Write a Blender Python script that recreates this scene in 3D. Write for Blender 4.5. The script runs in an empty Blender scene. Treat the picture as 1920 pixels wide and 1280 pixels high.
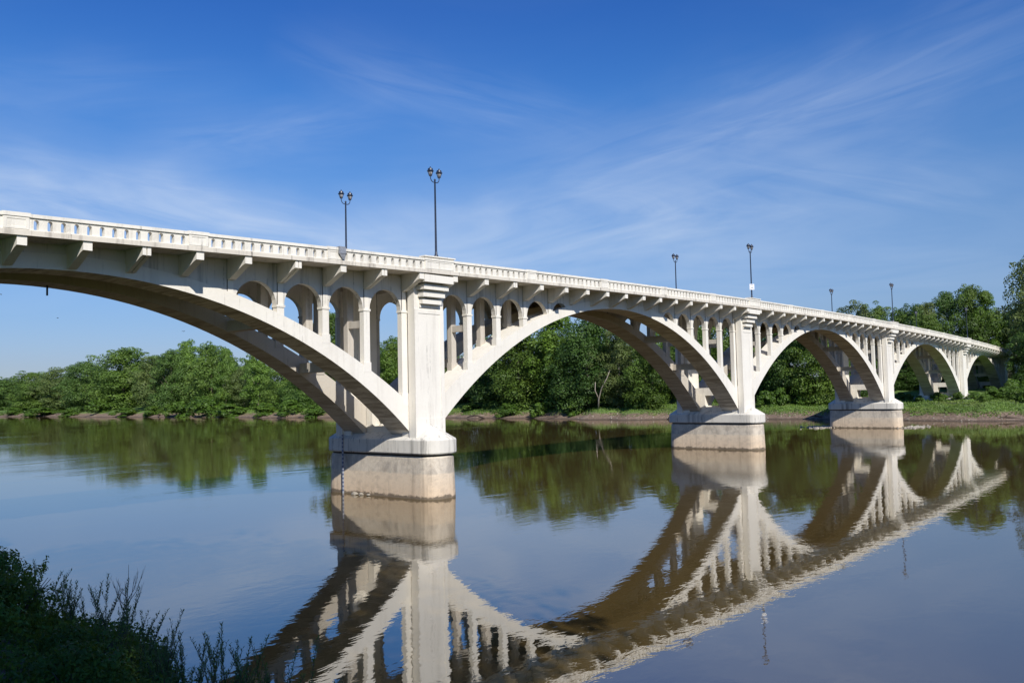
import bpy, bmesh, math, random
import numpy as np
from mathutils import Vector, Matrix

# ------------------------------------------------------------------ basics
scene = bpy.context.scene
COL = scene.collection
PI = math.pi


def link(o):
    COL.objects.link(o)
    return o


def tag(o, label=None, cat=None, group=None, kind=None):
    if label: o['label'] = label
    if cat: o['category'] = cat
    if group: o['group'] = group
    if kind: o['kind'] = kind
    return o


def empty(name, loc=(0, 0, 0), rz=0.0):
    o = bpy.data.objects.new(name, None)
    o.empty_display_size = 0.3
    o.location = loc
    o.rotation_euler = (0, 0, rz)
    return link(o)


def child(o, parent):
    o.parent = parent
    return o


def obj(name, bm, mat, parent=None, smooth=False, loc=None):
    me = bpy.data.meshes.new(name)
    bm.to_mesh(me)
    bm.free()
    if mat: me.materials.append(mat)
    if smooth:
        for p in me.polygons: p.use_smooth = True
    o = link(bpy.data.objects.new(name, me))
    if parent: o.parent = parent
    if loc: o.location = loc
    return o


def copy_of(o, name, parent, loc):
    c = o.copy()
    c.name = name
    COL.objects.link(c)
    c.parent = parent
    c.location = loc
    return c


def box(bm, x0, x1, y0, y1, z0, z1, slope=None):
    """axis box; slope(x) is added to z"""
    f = slope or (lambda x: 0.0)
    v = [bm.verts.new((x, y, z + f(x))) for z in (z0, z1) for y in (y0, y1) for x in (x0, x1)]
    for a, b, c, d in ((0, 2, 3, 1), (4, 5, 7, 6), (0, 1, 5, 4), (2, 6, 7, 3), (0, 4, 6, 2), (1, 3, 7, 5)):
        bm.faces.new((v[a], v[b], v[c], v[d]))


def tube(bm, pts, rad, n=8, cap=True):
    rings = []
    P = [Vector(p) for p in pts]
    for i, p in enumerate(P):
        t = (P[min(i + 1, len(P) - 1)] - P[max(i - 1, 0)]).normalized()
        a = t.cross(Vector((0.31, 0.95, 0.05)))
        if a.length < 0.2: a = t.cross(Vector((1, 0, 0)))
        a.normalize()
        b = t.cross(a)
        r = rad[i] if isinstance(rad, (list, tuple)) else rad
        rings.append([bm.verts.new(p + (a * math.cos(2 * PI * k / n) + b * math.sin(2 * PI * k / n)) * r) for k in range(n)])
    for i in range(len(rings) - 1):
        for k in range(n):
            bm.faces.new((rings[i][k], rings[i][(k + 1) % n], rings[i + 1][(k + 1) % n], rings[i + 1][k]))
    if cap:
        bm.faces.new(rings[0][::-1])
        bm.faces.new(rings[-1])


def lathe(bm, prof, c=(0, 0, 0), n=16, phase=0.0):
    rings = []
    for r, z in prof:
        rings.append([bm.verts.new((c[0] + r * math.cos(2 * PI * k / n + phase), c[1] + r * math.sin(2 * PI * k / n + phase), c[2] + z)) for k in range(n)])
    for i in range(len(rings) - 1):
        for k in range(n):
            bm.faces.new((rings[i][k], rings[i][(k + 1) % n], rings[i + 1][(k + 1) % n], rings[i + 1][k]))
    bm.faces.new(rings[0][::-1])
    bm.faces.new(rings[-1])


def extrude_polys(bm, polys, y0, y1, zf=None):
    """flat polygons in x,z become a solid between y0 and y1; shared edges stay inside"""
    zf = zf or (lambda x: 0.0)
    key = lambda p: (round(p[0], 4), round(p[1], 4))
    V0, V1, E = {}, {}, {}
    for poly in polys:
        ks = [key(p) for p in poly]
        for k in ks:
            if k not in V0:
                V0[k] = bm.verts.new((k[0], y0, k[1] + zf(k[0])))
                V1[k] = bm.verts.new((k[0], y1, k[1] + zf(k[0])))
        for i in range(len(ks)):
            a, b = ks[i], ks[(i + 1) % len(ks)]
            e = (min(a, b), max(a, b))
            E.setdefault(e, []).append((a, b))
        bm.faces.new([V0[k] for k in ks])
        bm.faces.new([V1[k] for k in reversed(ks)])
    for e, l in E.items():
        if len(l) == 1:
            a, b = l[0]
            bm.faces.new((V0[b], V0[a], V1[a], V1[b]))


def arch_cell(polys, xa, xb, xc, r, zb, zs, zt, n=10, rz=None, posts=True):
    rz = rz or r
    if posts:
        polys.append([(xa, zb), (xc - r, zb), (xc - r, zs), (xa, zs)])
        polys.append([(xc + r, zb), (xb, zb), (xb, zs), (xc + r, zs)])
    polys.append([(xa, zs), (xc - r, zs), (xc - r, zt), (xa, zt)])
    polys.append([(xc + r, zs), (xb, zs), (xb, zt), (xc + r, zt)])
    pts = [(xc - r * math.cos(PI * k / n), zs + rz * math.sin(PI * k / n)) for k in range(n + 1)]
    for k in range(n):
        a, b = pts[k], pts[k + 1]
        polys.append([a, b, (b[0], zt), (a[0], zt)])


# ------------------------------------------------------------------ materials
def new_mat(name):
    m = bpy.data.materials.new(name)
    m.use_nodes = True
    nt = m.node_tree
    nt.nodes.clear()
    out = nt.nodes.new('ShaderNodeOutputMaterial')
    bs = nt.nodes.new('ShaderNodeBsdfPrincipled')
    nt.links.new(bs.outputs[0], out.inputs[0])
    return m, nt, bs, out


class G:
    """small node-graph helper"""
    def __init__(s, nt): s.nt = nt
    def n(s, t, **kw):
        x = s.nt.nodes.new(t)
        for k, v in kw.items(): setattr(x, k, v)
        return x
    def l(s, a, b): s.nt.links.new(a, b)
    def val(s, sock, v):
        if hasattr(v, 'is_linked') or hasattr(v, 'links'): s.l(v, sock)
        else: sock.default_value = v
    def math(s, op, a, b=0.0, clamp=False):
        x = s.n('ShaderNodeMath', operation=op, use_clamp=clamp)
        s.val(x.inputs[0], a); s.val(x.inputs[1], b)
        return x.outputs[0]
    def mapping(s, vec, scale, loc=(0, 0, 0), rot=(0, 0, 0)):
        x = s.n('ShaderNodeMapping')
        s.l(vec, x.inputs[0]); x.inputs[1].default_value = loc; x.inputs[2].default_value = rot; x.inputs[3].default_value = scale
        return x.outputs[0]
    def noise(s, vec, scale=1.0, detail=4.0, rough=0.55, dist=0.0):
        x = s.n('ShaderNodeTexNoise')
        s.l(vec, x.inputs['Vector']); x.inputs['Scale'].default_value = scale
        x.inputs['Detail'].default_value = detail; x.inputs['Roughness'].default_value = rough; x.inputs['Distortion'].default_value = dist
        return x.outputs['Fac']
    def remap(s, v, a, b, c=0.0, d=1.0):
        x = s.n('ShaderNodeMapRange', clamp=True)
        s.l(v, x.inputs[0])
        for i, q in enumerate((a, b, c, d)): x.inputs[i + 1].default_value = q
        return x.outputs[0]
    def mix(s, fac, a, b, mode='MIX'):
        x = s.n('ShaderNodeMix', data_type='RGBA', blend_type=mode)
        s.val(x.inputs[0], fac)
        for i, q in ((6, a), (7, b)):
            if isinstance(q, tuple): x.inputs[i].default_value = (*q, 1.0) if len(q) == 3 else q
            else: s.l(q, x.inputs[i])
        return x.outputs[2]
    def bump(s, h, strength, dist, target):
        x = s.n('ShaderNodeBump')
        x.inputs['Strength'].default_value = strength; x.inputs['Distance'].default_value = dist
        s.l(h, x.inputs['Height']); s.l(x.outputs[0], target)
        return x


def concrete(name, clean, dirt, stain=0.5, board_ripple=False, tide=False):
    m, nt, bs, out = new_mat(name)
    g = G(nt)
    pos = g.n('ShaderNodeNewGeometry').outputs['Position']
    big = g.noise(g.mapping(pos, (0.35, 0.35, 0.35)), 1.0, 5, 0.6)
    streak = g.noise(g.mapping(pos, (1.6, 1.6, 0.13)), 1.0, 5, 0.65)
    fine = g.noise(pos, 9.0, 5, 0.6)
    mid = g.noise(pos, 1.7, 6, 0.7, 0.4)
    c = g.mix(g.remap(big, 0.42, 0.75, 0, 0.38), clean, tuple(0.5 * a + 0.5 * b for a, b in zip(clean, dirt)))
    c = g.mix(g.remap(streak, 0.53, 0.74, 0, stain), c, dirt)
    c = g.mix(g.remap(mid, 0.66, 0.78, 0, stain * 0.8), c, tuple(0.4 * q for q in dirt))
    drip = g.noise(g.mapping(pos, (5.0, 5.0, 0.16), (9, 4, 2)), 1.0, 3, 0.6)
    c = g.mix(g.math('MULTIPLY', g.remap(drip, 0.60, 0.70, 0, stain), g.remap(mid, 0.42, 0.58)), c, tuple(0.55 * q for q in dirt))
    c = g.mix(g.remap(fine, 0.35, 0.75, 0.0, 0.10), c, tuple(0.55 * q for q in clean))
    sep = g.n('ShaderNodeSeparateXYZ'); g.l(pos, sep.inputs[0])
    if tide:
        z = g.math('ADD', sep.outputs[2], g.math('MULTIPLY', g.math('SUBTRACT', mid, 0.5), 0.35))
        low = g.remap(z, 1.72, 1.86, 1, 0)
        tan = g.mix(g.remap(streak, 0.35, 0.7, 0, 0.5), (0.74, 0.58, 0.41), (0.52, 0.37, 0.24))
        tan = g.mix(g.remap(z, 0.3, 1.7, 0.0, 0.6), tan, (0.74, 0.64, 0.5))
        patch = g.noise(g.mapping(pos, (0.8, 0.8, 0.5), (3, 1, 0)), 1.0, 6, 0.75, 0.6)
        up = g.mix(g.remap(patch, 0.44, 0.64, 0, 0.85), (0.68, 0.60, 0.485), (0.36, 0.32, 0.27))
        b = g.mix(low, up, tan)
        b = g.mix(g.remap(streak, 0.56, 0.72, 0, 0.4), b, (0.2, 0.17, 0.14))
        blot = g.noise(g.mapping(pos, (1.5, 1.5, 2.2), (5, 2, 1)), 1.0, 6, 0.7, 0.3)
        b = g.mix(g.remap(blot, 0.48, 0.68, 0, 0.45), b, (0.36, 0.29, 0.22))
        b = g.mix(g.remap(fine, 0.3, 0.75, 0.0, 0.2), b, (0.33, 0.27, 0.2))
        wl = g.math('SUBTRACT', sep.outputs[2], g.math('MULTIPLY', g.remap(blot, 0.35, 0.7), 0.30))
        c = g.mix(g.remap(wl, 0.0, 0.14, 0.8, 0), b, (0.075, 0.06, 0.042))
    if board_ripple:
        # marks of form boards, with rippled water light painted across the underside
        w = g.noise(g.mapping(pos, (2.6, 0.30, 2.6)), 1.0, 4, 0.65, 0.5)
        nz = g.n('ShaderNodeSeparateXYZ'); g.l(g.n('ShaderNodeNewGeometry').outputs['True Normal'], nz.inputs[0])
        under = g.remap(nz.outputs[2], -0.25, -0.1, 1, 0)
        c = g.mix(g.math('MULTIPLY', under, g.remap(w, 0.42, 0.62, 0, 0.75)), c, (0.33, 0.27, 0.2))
    g.l(c, bs.inputs['Base Color'])
    bs.inputs['Roughness'].default_value = 0.85
    bs.inputs['Specular IOR Level'].default_value = 0.25
    h = g.math('ADD', g.math('MULTIPLY', fine, 0.5), mid)
    g.bump(h, 0.35, 0.04, bs.inputs['Normal'])
    return m


M_CON = concrete('painted_concrete', (0.83, 0.785, 0.695), (0.48, 0.43, 0.36), 0.40)
M_IN = concrete('shade_toned_inner_concrete', (0.56, 0.51, 0.44), (0.3, 0.26, 0.21), 0.5)  # inner parts: shade under the deck put into a darker base colour
M_INRIB = concrete('shade_toned_arch_concrete', (0.58, 0.53, 0.455), (0.36, 0.31, 0.25), 0.45, board_ripple=True)  # far rib and cross beams: same concrete with shade mixed into the colour
M_WALL = concrete('weathered_wall_concrete', (0.74, 0.70, 0.63), (0.26, 0.25, 0.22), 0.85)
M_RIB = concrete('arch_concrete', (0.82, 0.775, 0.685), (0.52, 0.47, 0.40), 0.34, board_ripple=True)
M_SLAB = concrete('deck_concrete', (0.72, 0.66, 0.56), (0.22, 0.19, 0.16), 0.85)
M_BASE = concrete('tide_stained_concrete', (0.70, 0.64, 0.55), (0.3, 0.27, 0.24), 0.8, tide=True)
M_CAP = concrete('cap_concrete', (0.72, 0.68, 0.6), (0.2, 0.19, 0.17), 0.9)
M_PAR = concrete('parapet_concrete', (0.83, 0.785, 0.69), (0.38, 0.35, 0.30), 0.55)


def plain(name, col, rough=0.5, metal=0.0, var=0.25, scale=6.0):
    m, nt, bs, out = new_mat(name)
    g = G(nt)
    pos = g.n('ShaderNodeNewGeometry').outputs['Position']
    c = g.mix(g.remap(g.noise(pos, scale, 5), 0.3, 0.7), tuple(q * (1 - var) for q in col), tuple(min(1, q * (1 + var)) for q in col))
    g.l(c, bs.inputs['Base Color'])
    bs.inputs['Roughness'].default_value = rough
    bs.inputs['Metallic'].default_value = metal
    return m


M_LAMP = plain('dark_blue_lamp_paint', (0.018, 0.026, 0.05), 0.4)
M_LAMPGLASS = plain('frosted_lamp_glass', (0.34, 0.32, 0.32), 0.25, 0, 0.08)
M_STEEL = plain('grey_galvanised_steel', (0.33, 0.34, 0.36), 0.5, 0.3)
M_BLACK = plain('black_print', (0.03, 0.03, 0.035), 0.6)
M_REDP = plain('faded_red_print', (0.55, 0.3, 0.32), 0.6)
M_SIGN = plain('white_sign_face', (0.8, 0.8, 0.82), 0.5, 0, 0.03)
M_DARK = plain('dark_joint_and_shade', (0.05, 0.045, 0.04), 0.9)
M_ROCK = plain('pale_rock', (0.36, 0.32, 0.26), 0.9, 0, 0.4, 3.0)
M_LOG = plain('wet_driftwood', (0.09, 0.065, 0.045), 0.8, 0, 0.4)
M_BIRD = plain('dark_feathers', (0.03, 0.03, 0.03), 0.7)
M_BARK = plain('grey_brown_bark', (0.13, 0.10, 0.075), 0.9, 0, 0.4, 2.0)
M_PALEBARK = plain('pale_bark', (0.36, 0.31, 0.25), 0.9, 0, 0.3, 2.0)
M_TWIG = plain('dry_twig', (0.10, 0.075, 0.06), 0.9, 0, 0.3, 4.0)


def foliage(name, dark, light, yellow, gloss=0.45):
    m, nt, bs, out = new_mat(name)
    g = G(nt)
    at = g.n('ShaderNodeAttribute', attribute_name='tint').outputs['Fac']
    oi = g.n('ShaderNodeObjectInfo').outputs['Random']
    pos = g.n('ShaderNodeNewGeometry').outputs['Position']
    t = g.math('ADD', g.math('MULTIPLY', at, 0.75), g.math('MULTIPLY', oi, 0.25))
    c = g.mix(t, dark, light)
    c = g.mix(g.remap(g.noise(pos, 0.12, 3), 0.5, 0.75, 0, 0.5), c, yellow)
    g.l(c, bs.inputs['Base Color'])
    bs.inputs['Roughness'].default_value = 0.5
    bs.inputs['Specular IOR Level'].default_value = gloss
    tr = g.n('ShaderNodeBsdfTranslucent')
    g.l(g.mix(0.5, c, yellow), tr.inputs['Color'])
    mx = g.n('ShaderNodeMixShader'); mx.inputs[0].default_value = 0.38
    g.l(bs.outputs[0], mx.inputs[1]); g.l(tr.outputs[0], mx.inputs[2]); g.l(mx.outputs[0], out.inputs[0])
    return m


M_LEAF = {
    'a': foliage('mid_green_leaves', (0.052, 0.10, 0.016), (0.175, 0.28, 0.040), (0.20, 0.27, 0.042)),
    'b': foliage('dark_green_leaves', (0.034, 0.080, 0.016), (0.12, 0.215, 0.038), (0.122, 0.215, 0.036)),
    'c': foliage('pale_green_leaves', (0.078, 0.115, 0.030), (0.19, 0.245, 0.068), (0.20, 0.245, 0.06)),
    'd': foliage('bright_green_leaves', (0.058, 0.115, 0.015), (0.185, 0.31, 0.038), (0.21, 0.28, 0.04)),
}
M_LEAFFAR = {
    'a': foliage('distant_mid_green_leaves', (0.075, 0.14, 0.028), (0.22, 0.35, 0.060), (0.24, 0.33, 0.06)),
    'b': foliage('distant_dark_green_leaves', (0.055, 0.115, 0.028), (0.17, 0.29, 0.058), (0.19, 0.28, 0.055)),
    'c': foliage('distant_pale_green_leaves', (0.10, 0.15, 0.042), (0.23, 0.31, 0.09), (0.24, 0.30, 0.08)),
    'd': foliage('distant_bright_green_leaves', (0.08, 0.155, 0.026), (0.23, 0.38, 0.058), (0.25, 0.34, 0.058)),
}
M_SHRUB = foliage('shrub_leaves', (0.045, 0.10, 0.014), (0.14, 0.25, 0.03), (0.17, 0.24, 0.03))
M_GRASS = foliage('bank_grass', (0.065, 0.125, 0.022), (0.20, 0.32, 0.045), (0.24, 0.26, 0.07))
M_FORE = foliage('foreground_leaves', (0.04, 0.095, 0.015), (0.12, 0.24, 0.038), (0.28, 0.28, 0.02), 0.25)
M_WILLOW = foliage('willow_leaves', (0.06, 0.13, 0.032), (0.13, 0.25, 0.06), (0.2, 0.23, 0.045), 0.4)


def ground_mat():
    m, nt, bs, out = new_mat('river_bank_soil')
    g = G(nt)
    geo = g.n('ShaderNodeNewGeometry')
    pos = geo.outputs['Position']
    sep = g.n('ShaderNodeSeparateXYZ'); g.l(pos, sep.inputs[0])
    n1 = g.noise(pos, 0.5, 6, 0.65); n2 = g.noise(pos, 2.5, 5, 0.7); n3 = g.noise(pos, 0.12, 4)
    mud = g.mix(g.remap(n2, 0.35, 0.65), (0.11, 0.075, 0.05), (0.28, 0.20, 0.14))
    mud = g.mix(g.remap(n1, 0.55, 0.7), mud, (0.36, 0.28, 0.21))
    veg = g.mix(g.remap(n1, 0.35, 0.65), (0.07, 0.13, 0.022), (0.17, 0.27, 0.05))
    veg = g.mix(g.remap(n3, 0.5, 0.7, 0, 0.8), veg, (0.05, 0.06, 0.03))
    z = g.math('ADD', sep.outputs[2], g.math('MULTIPLY', g.math('SUBTRACT', n1, 0.5), 1.6))
    c = g.mix(g.remap(z, 1.3, 1.9), mud, veg)
    c = g.mix(g.remap(sep.outputs[2], 0.05, 0.35, 0.75, 0), c, (0.05, 0.035, 0.025))
    g.l(c, bs.inputs['Base Color'])
    bs.inputs['Roughness'].default_value = 0.9
    g.bump(g.math('ADD', n1, g.math('MULTIPLY', n2, 0.5)), 0.8, 0.4, bs.inputs['Normal'])
    return m


def water_mat():
    m, nt, bs, out = new_mat('silty_river_water')
    g = G(nt)
    pos = g.n('ShaderNodeNewGeometry').outputs['Position']
    # calm ripples, with rougher patches drifting across
    w1 = g.noise(g.mapping(pos, (0.55, 1.0, 1.0), rot=(0, 0, math.radians(-40))), 1.5, 3, 0.55, 0.4)
    w2 = g.noise(g.mapping(pos, (0.5, 1.0, 1.0), rot=(0, 0, math.radians(-50))), 5.0, 3, 0.6, 0.3)
    w3 = g.noise(pos, 0.11, 2, 0.5, 0.5)
    patch = g.remap(g.noise(g.mapping(pos, (0.02, 0.045, 1.0), rot=(0, 0, math.radians(-35))), 1.0, 4, 0.6, 0.8), 0.50, 0.62, 0.16, 2.0)
    h = g.math('ADD', g.math('MULTIPLY', w1, 0.30), g.math('MULTIPLY', w2, g.math('MULTIPLY', patch, 0.15)))
    w4 = g.noise(g.mapping(pos, (0.22, 1.0, 1.0), rot=(0, 0, math.radians(-50))), 0.75, 4, 0.6, 0.6)
    ruff = g.remap(g.noise(g.mapping(pos, (0.012, 0.05, 1.0), rot=(0, 0, math.radians(-50))), 1.0, 5, 0.65, 0.5), 0.52, 0.60, 0.0, 1.0)
    h = g.math('ADD', h, g.math('MULTIPLY', g.math('MULTIPLY', w4, ruff), 0.9))
    h = g.math('ADD', h, g.math('MULTIPLY', w3, 0.4))
    bs.inputs['Base Color'].default_value = (0.088, 0.060, 0.020, 1)
    bs.inputs['Roughness'].default_value = 0.6
    bs.inputs['Specular IOR Level'].default_value = 0.0
    gl = g.n('ShaderNodeBsdfGlossy')
    gl.inputs['Color'].default_value = (0.97, 0.95, 0.92, 1)
    gl.inputs['Roughness'].default_value = 0.012
    bp = g.bump(h, 0.045, 0.35, gl.inputs['Normal'])
    fr = g.n('ShaderNodeFresnel'); fr.inputs['IOR'].default_value = 1.45
    fac = g.remap(fr.outputs[0], 0.0, 1.0, 0.235, 0.97)
    mx = g.n('ShaderNodeMixShader')
    g.l(fac, mx.inputs[0]); g.l(bs.outputs[0], mx.inputs[1]); g.l(gl.outputs[0], mx.inputs[2])
    g.l(mx.outputs[0], out.inputs[0])
    return m


def gauge_mat():
    m, nt, bs, out = new_mat('depth_gauge_marks')
    g = G(nt)
    pos = g.n('ShaderNodeNewGeometry').outputs['Position']
    sep = g.n('ShaderNodeSeparateXYZ'); g.l(pos, sep.inputs[0])
    fr = g.math('FRACT', g.math('MULTIPLY', sep.outputs[2], 3.3))
    c = g.mix(g.math('GREATER_THAN', fr, 0.55), (0.34, 0.36, 0.40), (0.09, 0.11, 0.19))
    g.l(c, bs.inputs['Base Color']); bs.inputs['Roughness'].default_value = 0.6
    return m


# ------------------------------------------------------------------ camera
cam_d = bpy.data.cameras.new('camera')
cam = link(bpy.data.objects.new('camera', cam_d))
CC = Vector((-44.98488, -44.92650, 7.51787))
YAW, PITCH, ROLL, FPX = 0.697503, 0.058324, -0.022019, 1622.86
Fv = Vector((math.cos(YAW) * math.cos(PITCH), math.sin(YAW) * math.cos(PITCH), math.sin(PITCH)))
R0 = Vector((math.sin(YAW), -math.cos(YAW), 0)); U0 = R0.cross(Fv)
Rv = R0 * math.cos(ROLL) + U0 * math.sin(ROLL); Uv = U0 * math.cos(ROLL) - R0 * math.sin(ROLL)
cam.matrix_world = Matrix(((Rv.x, Uv.x, -Fv.x, CC.x), (Rv.y, Uv.y, -Fv.y, CC.y), (Rv.z, Uv.z, -Fv.z, CC.z), (0, 0, 0, 1)))
cam_d.sensor_width = 36.0
cam_d.lens = FPX / 1920.0 * 36.0
cam_d.clip_start = 0.2
cam_d.clip_end = 20000
scene.camera = cam

# ------------------------------------------------------------------ light and sky
SUN = Vector((0.55, 1.0, -0.88)).normalized()
sd = bpy.data.lights.new('sun', 'SUN')
sd.energy = 5.0
sd.angle = math.radians(0.53)
sd.color = (1.0, 0.955, 0.88)
sun = link(bpy.data.objects.new('sun', sd))
sun.rotation_euler = (-SUN).to_track_quat('Z', 'Y').to_euler()
sun.location = (-60, -80, 90)
S_EL = math.asin(-SUN.z)
S_AZ = math.atan2(-SUN.x, -SUN.y)          # sky rotation is measured from +Y towards +X

world = bpy.data.worlds.new('World')
scene.world = world
world.use_nodes = True
wn = world.node_tree
wn.nodes.clear()
g = G(wn)
wo = g.n('ShaderNodeOutputWorld')
bg = g.n('ShaderNodeBackground')
g.l(bg.outputs[0], wo.inputs[0])
sky = g.n('ShaderNodeTexSky', sky_type='NISHITA')
sky.sun_disc = False
sky.sun_elevation = S_EL
sky.sun_rotation = S_AZ
sky.altitude = 200
sky.air_density = 1.0
sky.dust_density = 0.6
sky.ozone_density = 2.5
tc = g.n('ShaderNodeTexCoord').outputs['Generated']
sp = g.n('ShaderNodeSeparateXYZ'); g.l(tc, sp.inputs[0])
zc = g.math('MAXIMUM', sp.outputs[2], 0.0)
den = g.math('ADD', zc, 0.10)
cx = g.math('DIVIDE', sp.outputs[0], den); cy = g.math('DIVIDE', sp.outputs[1], den)
cv = g.n('ShaderNodeCombineXYZ'); g.l(cx, cv.inputs[0]); g.l(cy, cv.inputs[1])
# thin cirrus in azimuth / elevation (degrees): a few long feathered bands broken up by fine wisps
az = g.math('MULTIPLY', g.math('ARCTAN2', sp.outputs[1], sp.outputs[0]), 180 / PI)
ev = g.math('MULTIPLY', g.math('ARCSINE', sp.outputs[2]), 180 / PI)
ae = g.n('ShaderNodeCombineXYZ'); g.l(az, ae.inputs[0]); g.l(ev, ae.inputs[1])
soft = g.noise(g.mapping(ae.outputs[0], (0.045, 0.12, 1), (1.7, 4.1, 0)), 1.0, 4, 0.55, 0.6)


def cirrus(a0, e0, a1, e1, wid, gain, seed, fine=1.0):
    L_ = math.hypot(a1 - a0, e1 - e0); c_, s_ = (a1 - a0) / L_, (e1 - e0) / L_
    da = g.math('SUBTRACT', az, a0); de = g.math('SUBTRACT', ev, e0)
    u = g.math('ADD', g.math('MULTIPLY', da, c_), g.math('MULTIPLY', de, s_))
    v_ = g.math('SUBTRACT', g.math('MULTIPLY', de, c_), g.math('MULTIPLY', da, s_))
    uv = g.n('ShaderNodeCombineXYZ'); g.l(u, uv.inputs[0]); g.l(v_, uv.inputs[1])
    bend = g.math('MULTIPLY', g.math('SUBTRACT', g.noise(uv.outputs[0], 0.10, 3, 0.5), 0.5), wid * 1.6)
    w_ = g.math('DIVIDE', g.math('ADD', v_, bend), wid)
    m_ = g.math('POWER', 2.718, g.math('MULTIPLY', g.math('MULTIPLY', w_, w_), -1.0))
    m_ = g.math('MULTIPLY', m_, g.math('MULTIPLY', g.remap(u, -0.25 * L_, 0.25 * L_), g.remap(u, 0.7 * L_, 1.25 * L_, 1, 0)))
    wisp = g.noise(g.mapping(uv.outputs[0], (0.10, 0.75 * fine, 1), (seed, seed * 2.3, 0), (0, 0, math.radians(9))), 0.75, 8, 0.58, 1.2)
    return g.math('MULTIPLY', m_, g.remap(wisp, 0.26, 0.76, 0.08 * gain, gain))


bands = [cirrus(76, 12.8, 46, 9.2, 2.2, 1.25, 3.1, 0.6), cirrus(62, 15.5, 50, 17.5, 1.4, 0.40, 8.3), cirrus(38, 13.0, 8, 19.5, 2.8, 0.50, 5.7),
         cirrus(48, 9.5, 22, 10.5, 3.0, 0.95, 12.4, 0.5), cirrus(52, 21.0, 36, 17.0, 1.8, 0.32, 17.9, 1.2), cirrus(28, 14.0, 10, 10.0, 2.4, 0.45, 23.0),
         cirrus(14, 24.5, 8, 26.0, 1.0, 0.6, 33.0), cirrus(80, 16.0, 60, 19.0, 1.6, 0.25, 37.0), cirrus(30, 7.0, 10, 6.5, 1.6, 0.35, 41.0)]
cl = bands[0]
for b_ in bands[1:]: cl = g.math('ADD', cl, b_)
cl = g.math('MULTIPLY', g.math('ADD', cl, g.math('MULTIPLY', g.remap(soft, 0.45, 0.75, 0, 0.25), g.remap(ev, 4, 22, 1.0, 0.15))), 1.0, True)
tint = g.mix(1.0, sky.outputs[0], (0.62, 0.86, 1.22), 'MULTIPLY')
elev = g.remap(zc, 0.0, 0.70, 0.0, 1.0)
ramp = g.n('ShaderNodeValToRGB')
g.l(elev, ramp.inputs[0])
stops = [(0.0, (0.72, 0.60, 0.63)), (0.064, (0.74, 0.61, 0.63)), (0.12, (0.74, 0.65, 0.65)), (0.244, (0.80, 0.76, 0.73)), (0.34, (0.66, 0.77, 0.80)),
         (0.46, (0.46, 0.74, 0.88)), (0.587, (0.34, 0.62, 0.87)), (1.0, (0.30, 0.56, 0.86))]
el_ = ramp.color_ramp.elements
el_[0].position = stops[0][0]; el_[0].color = (*stops[0][1], 1)
el_[1].position = 1.0; el_[1].color = (*stops[-1][1], 1)
for p_, c_ in stops[1:-1]:
    e_ = el_.new(p_); e_.color = (*c_, 1)
skyc = g.mix(1.0, tint, ramp.outputs[0], 'MULTIPLY')
skyc = g.mix(g.math('MULTIPLY', cl, 0.44), skyc, (6.2, 6.9, 7.9))
g.l(skyc, bg.inputs[0])
bg.inputs[1].default_value = 0.12

scene.view_settings.view_transform = 'Standard'
scene.view_settings.look = 'None'
scene.view_settings.exposure = 0
scene.cycles.max_bounces = 8
scene.cycles.diffuse_bounces = 4
scene.cycles.glossy_bounces = 4
scene.cycles.sample_clamp_indirect = 4.0
scene.cycles.caustics_reflective = False
scene.cycles.caustics_refractive = False
scene.cycles.use_denoising = True

# ------------------------------------------------------------------ the bridge
XP = [-50.6, 0.0, 54.0, 110.0, 162.7, 206.0]        # pier axes
YM = 5.24                                           # bridge centre line
Y0, Y1 = -0.5, 2 * YM + 0.5                         # deck edges


def Zp(x): return 17.69 + 0.02065 * x - 0.0001458 * x * x - 0.36    # parapet top
PT = 1.06
def Zs(x): return Zp(x) - PT                                         # slab underside


bridge = empty('arch_bridge', (0, YM, 0))
tag(bridge, 'long cream concrete open spandrel arch bridge crossing the river', 'bridge')
BO = Vector((0, YM, 0))


def part(name, bm, mat, parent=None, smooth=False):
    """parts are modelled in world coordinates; the parent sits at the bridge's base"""
    o = obj(name, bm, mat, parent or bridge, smooth)
    off = (parent or bridge)
    base = BO if off is bridge else None
    if off is bridge:
        o.location = -BO
    return o


# --- deck slab, one length per span
for k in range(6):
    xa = XP[k] if k else -56
    xb = XP[k + 1] if k < 5 else 246
    bm = bmesh.new()
    n = 12
    polys = []
    for i in range(n):
        a = xa + (xb - xa) * i / n; b = xa + (xb - xa) * (i + 1) / n
        polys.append([(a, 0.0), (b, 0.0), (b, 0.25), (a, 0.25)])
    extrude_polys(bm, polys, Y0, Y1, Zs)
    part('deck_slab', bm, M_SLAB)


# --- parapets
def parapet_panel(xa, xb, ya, yb, front):
    """pierced panel with its top rail; front is the y of the outer face side (-1 near, 1 far)"""
    bm = bmesh.new()
    n = max(3, int(round((xb - xa - 0.5) / 0.615)))
    w = (xb - xa) / n
    z0, zb, zs, zt = 0.252, 0.31, 0.68, 0.885
    polys = []
    for i in range(n):
        a = xa + i * w; b = a + w; c = 0.5 * (a + b)
        arch_cell(polys, a, b, c, 0.122, zb, zs, zt, n=8)
        for p, q in ((a, c - 0.122), (c - 0.122, c + 0.122), (c + 0.122, b)):
            polys.append([(p, z0), (q, z0), (q, zb), (p, zb)])
    extrude_polys(bm, polys, ya, yb, Zs)
    m = 6
    for i in range(m):
        a = xa + (xb - xa) * i / m; b = xa + (xb - xa) * (i + 1) / m
        box(bm, a, b, ya - 0.08, yb + 0.08, 0.887, 1.06, Zs)
        if front < 0: box(bm, a, b, ya - 0.045, ya + 0.02, 0.252, 0.30, Zs)
    return bm


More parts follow.
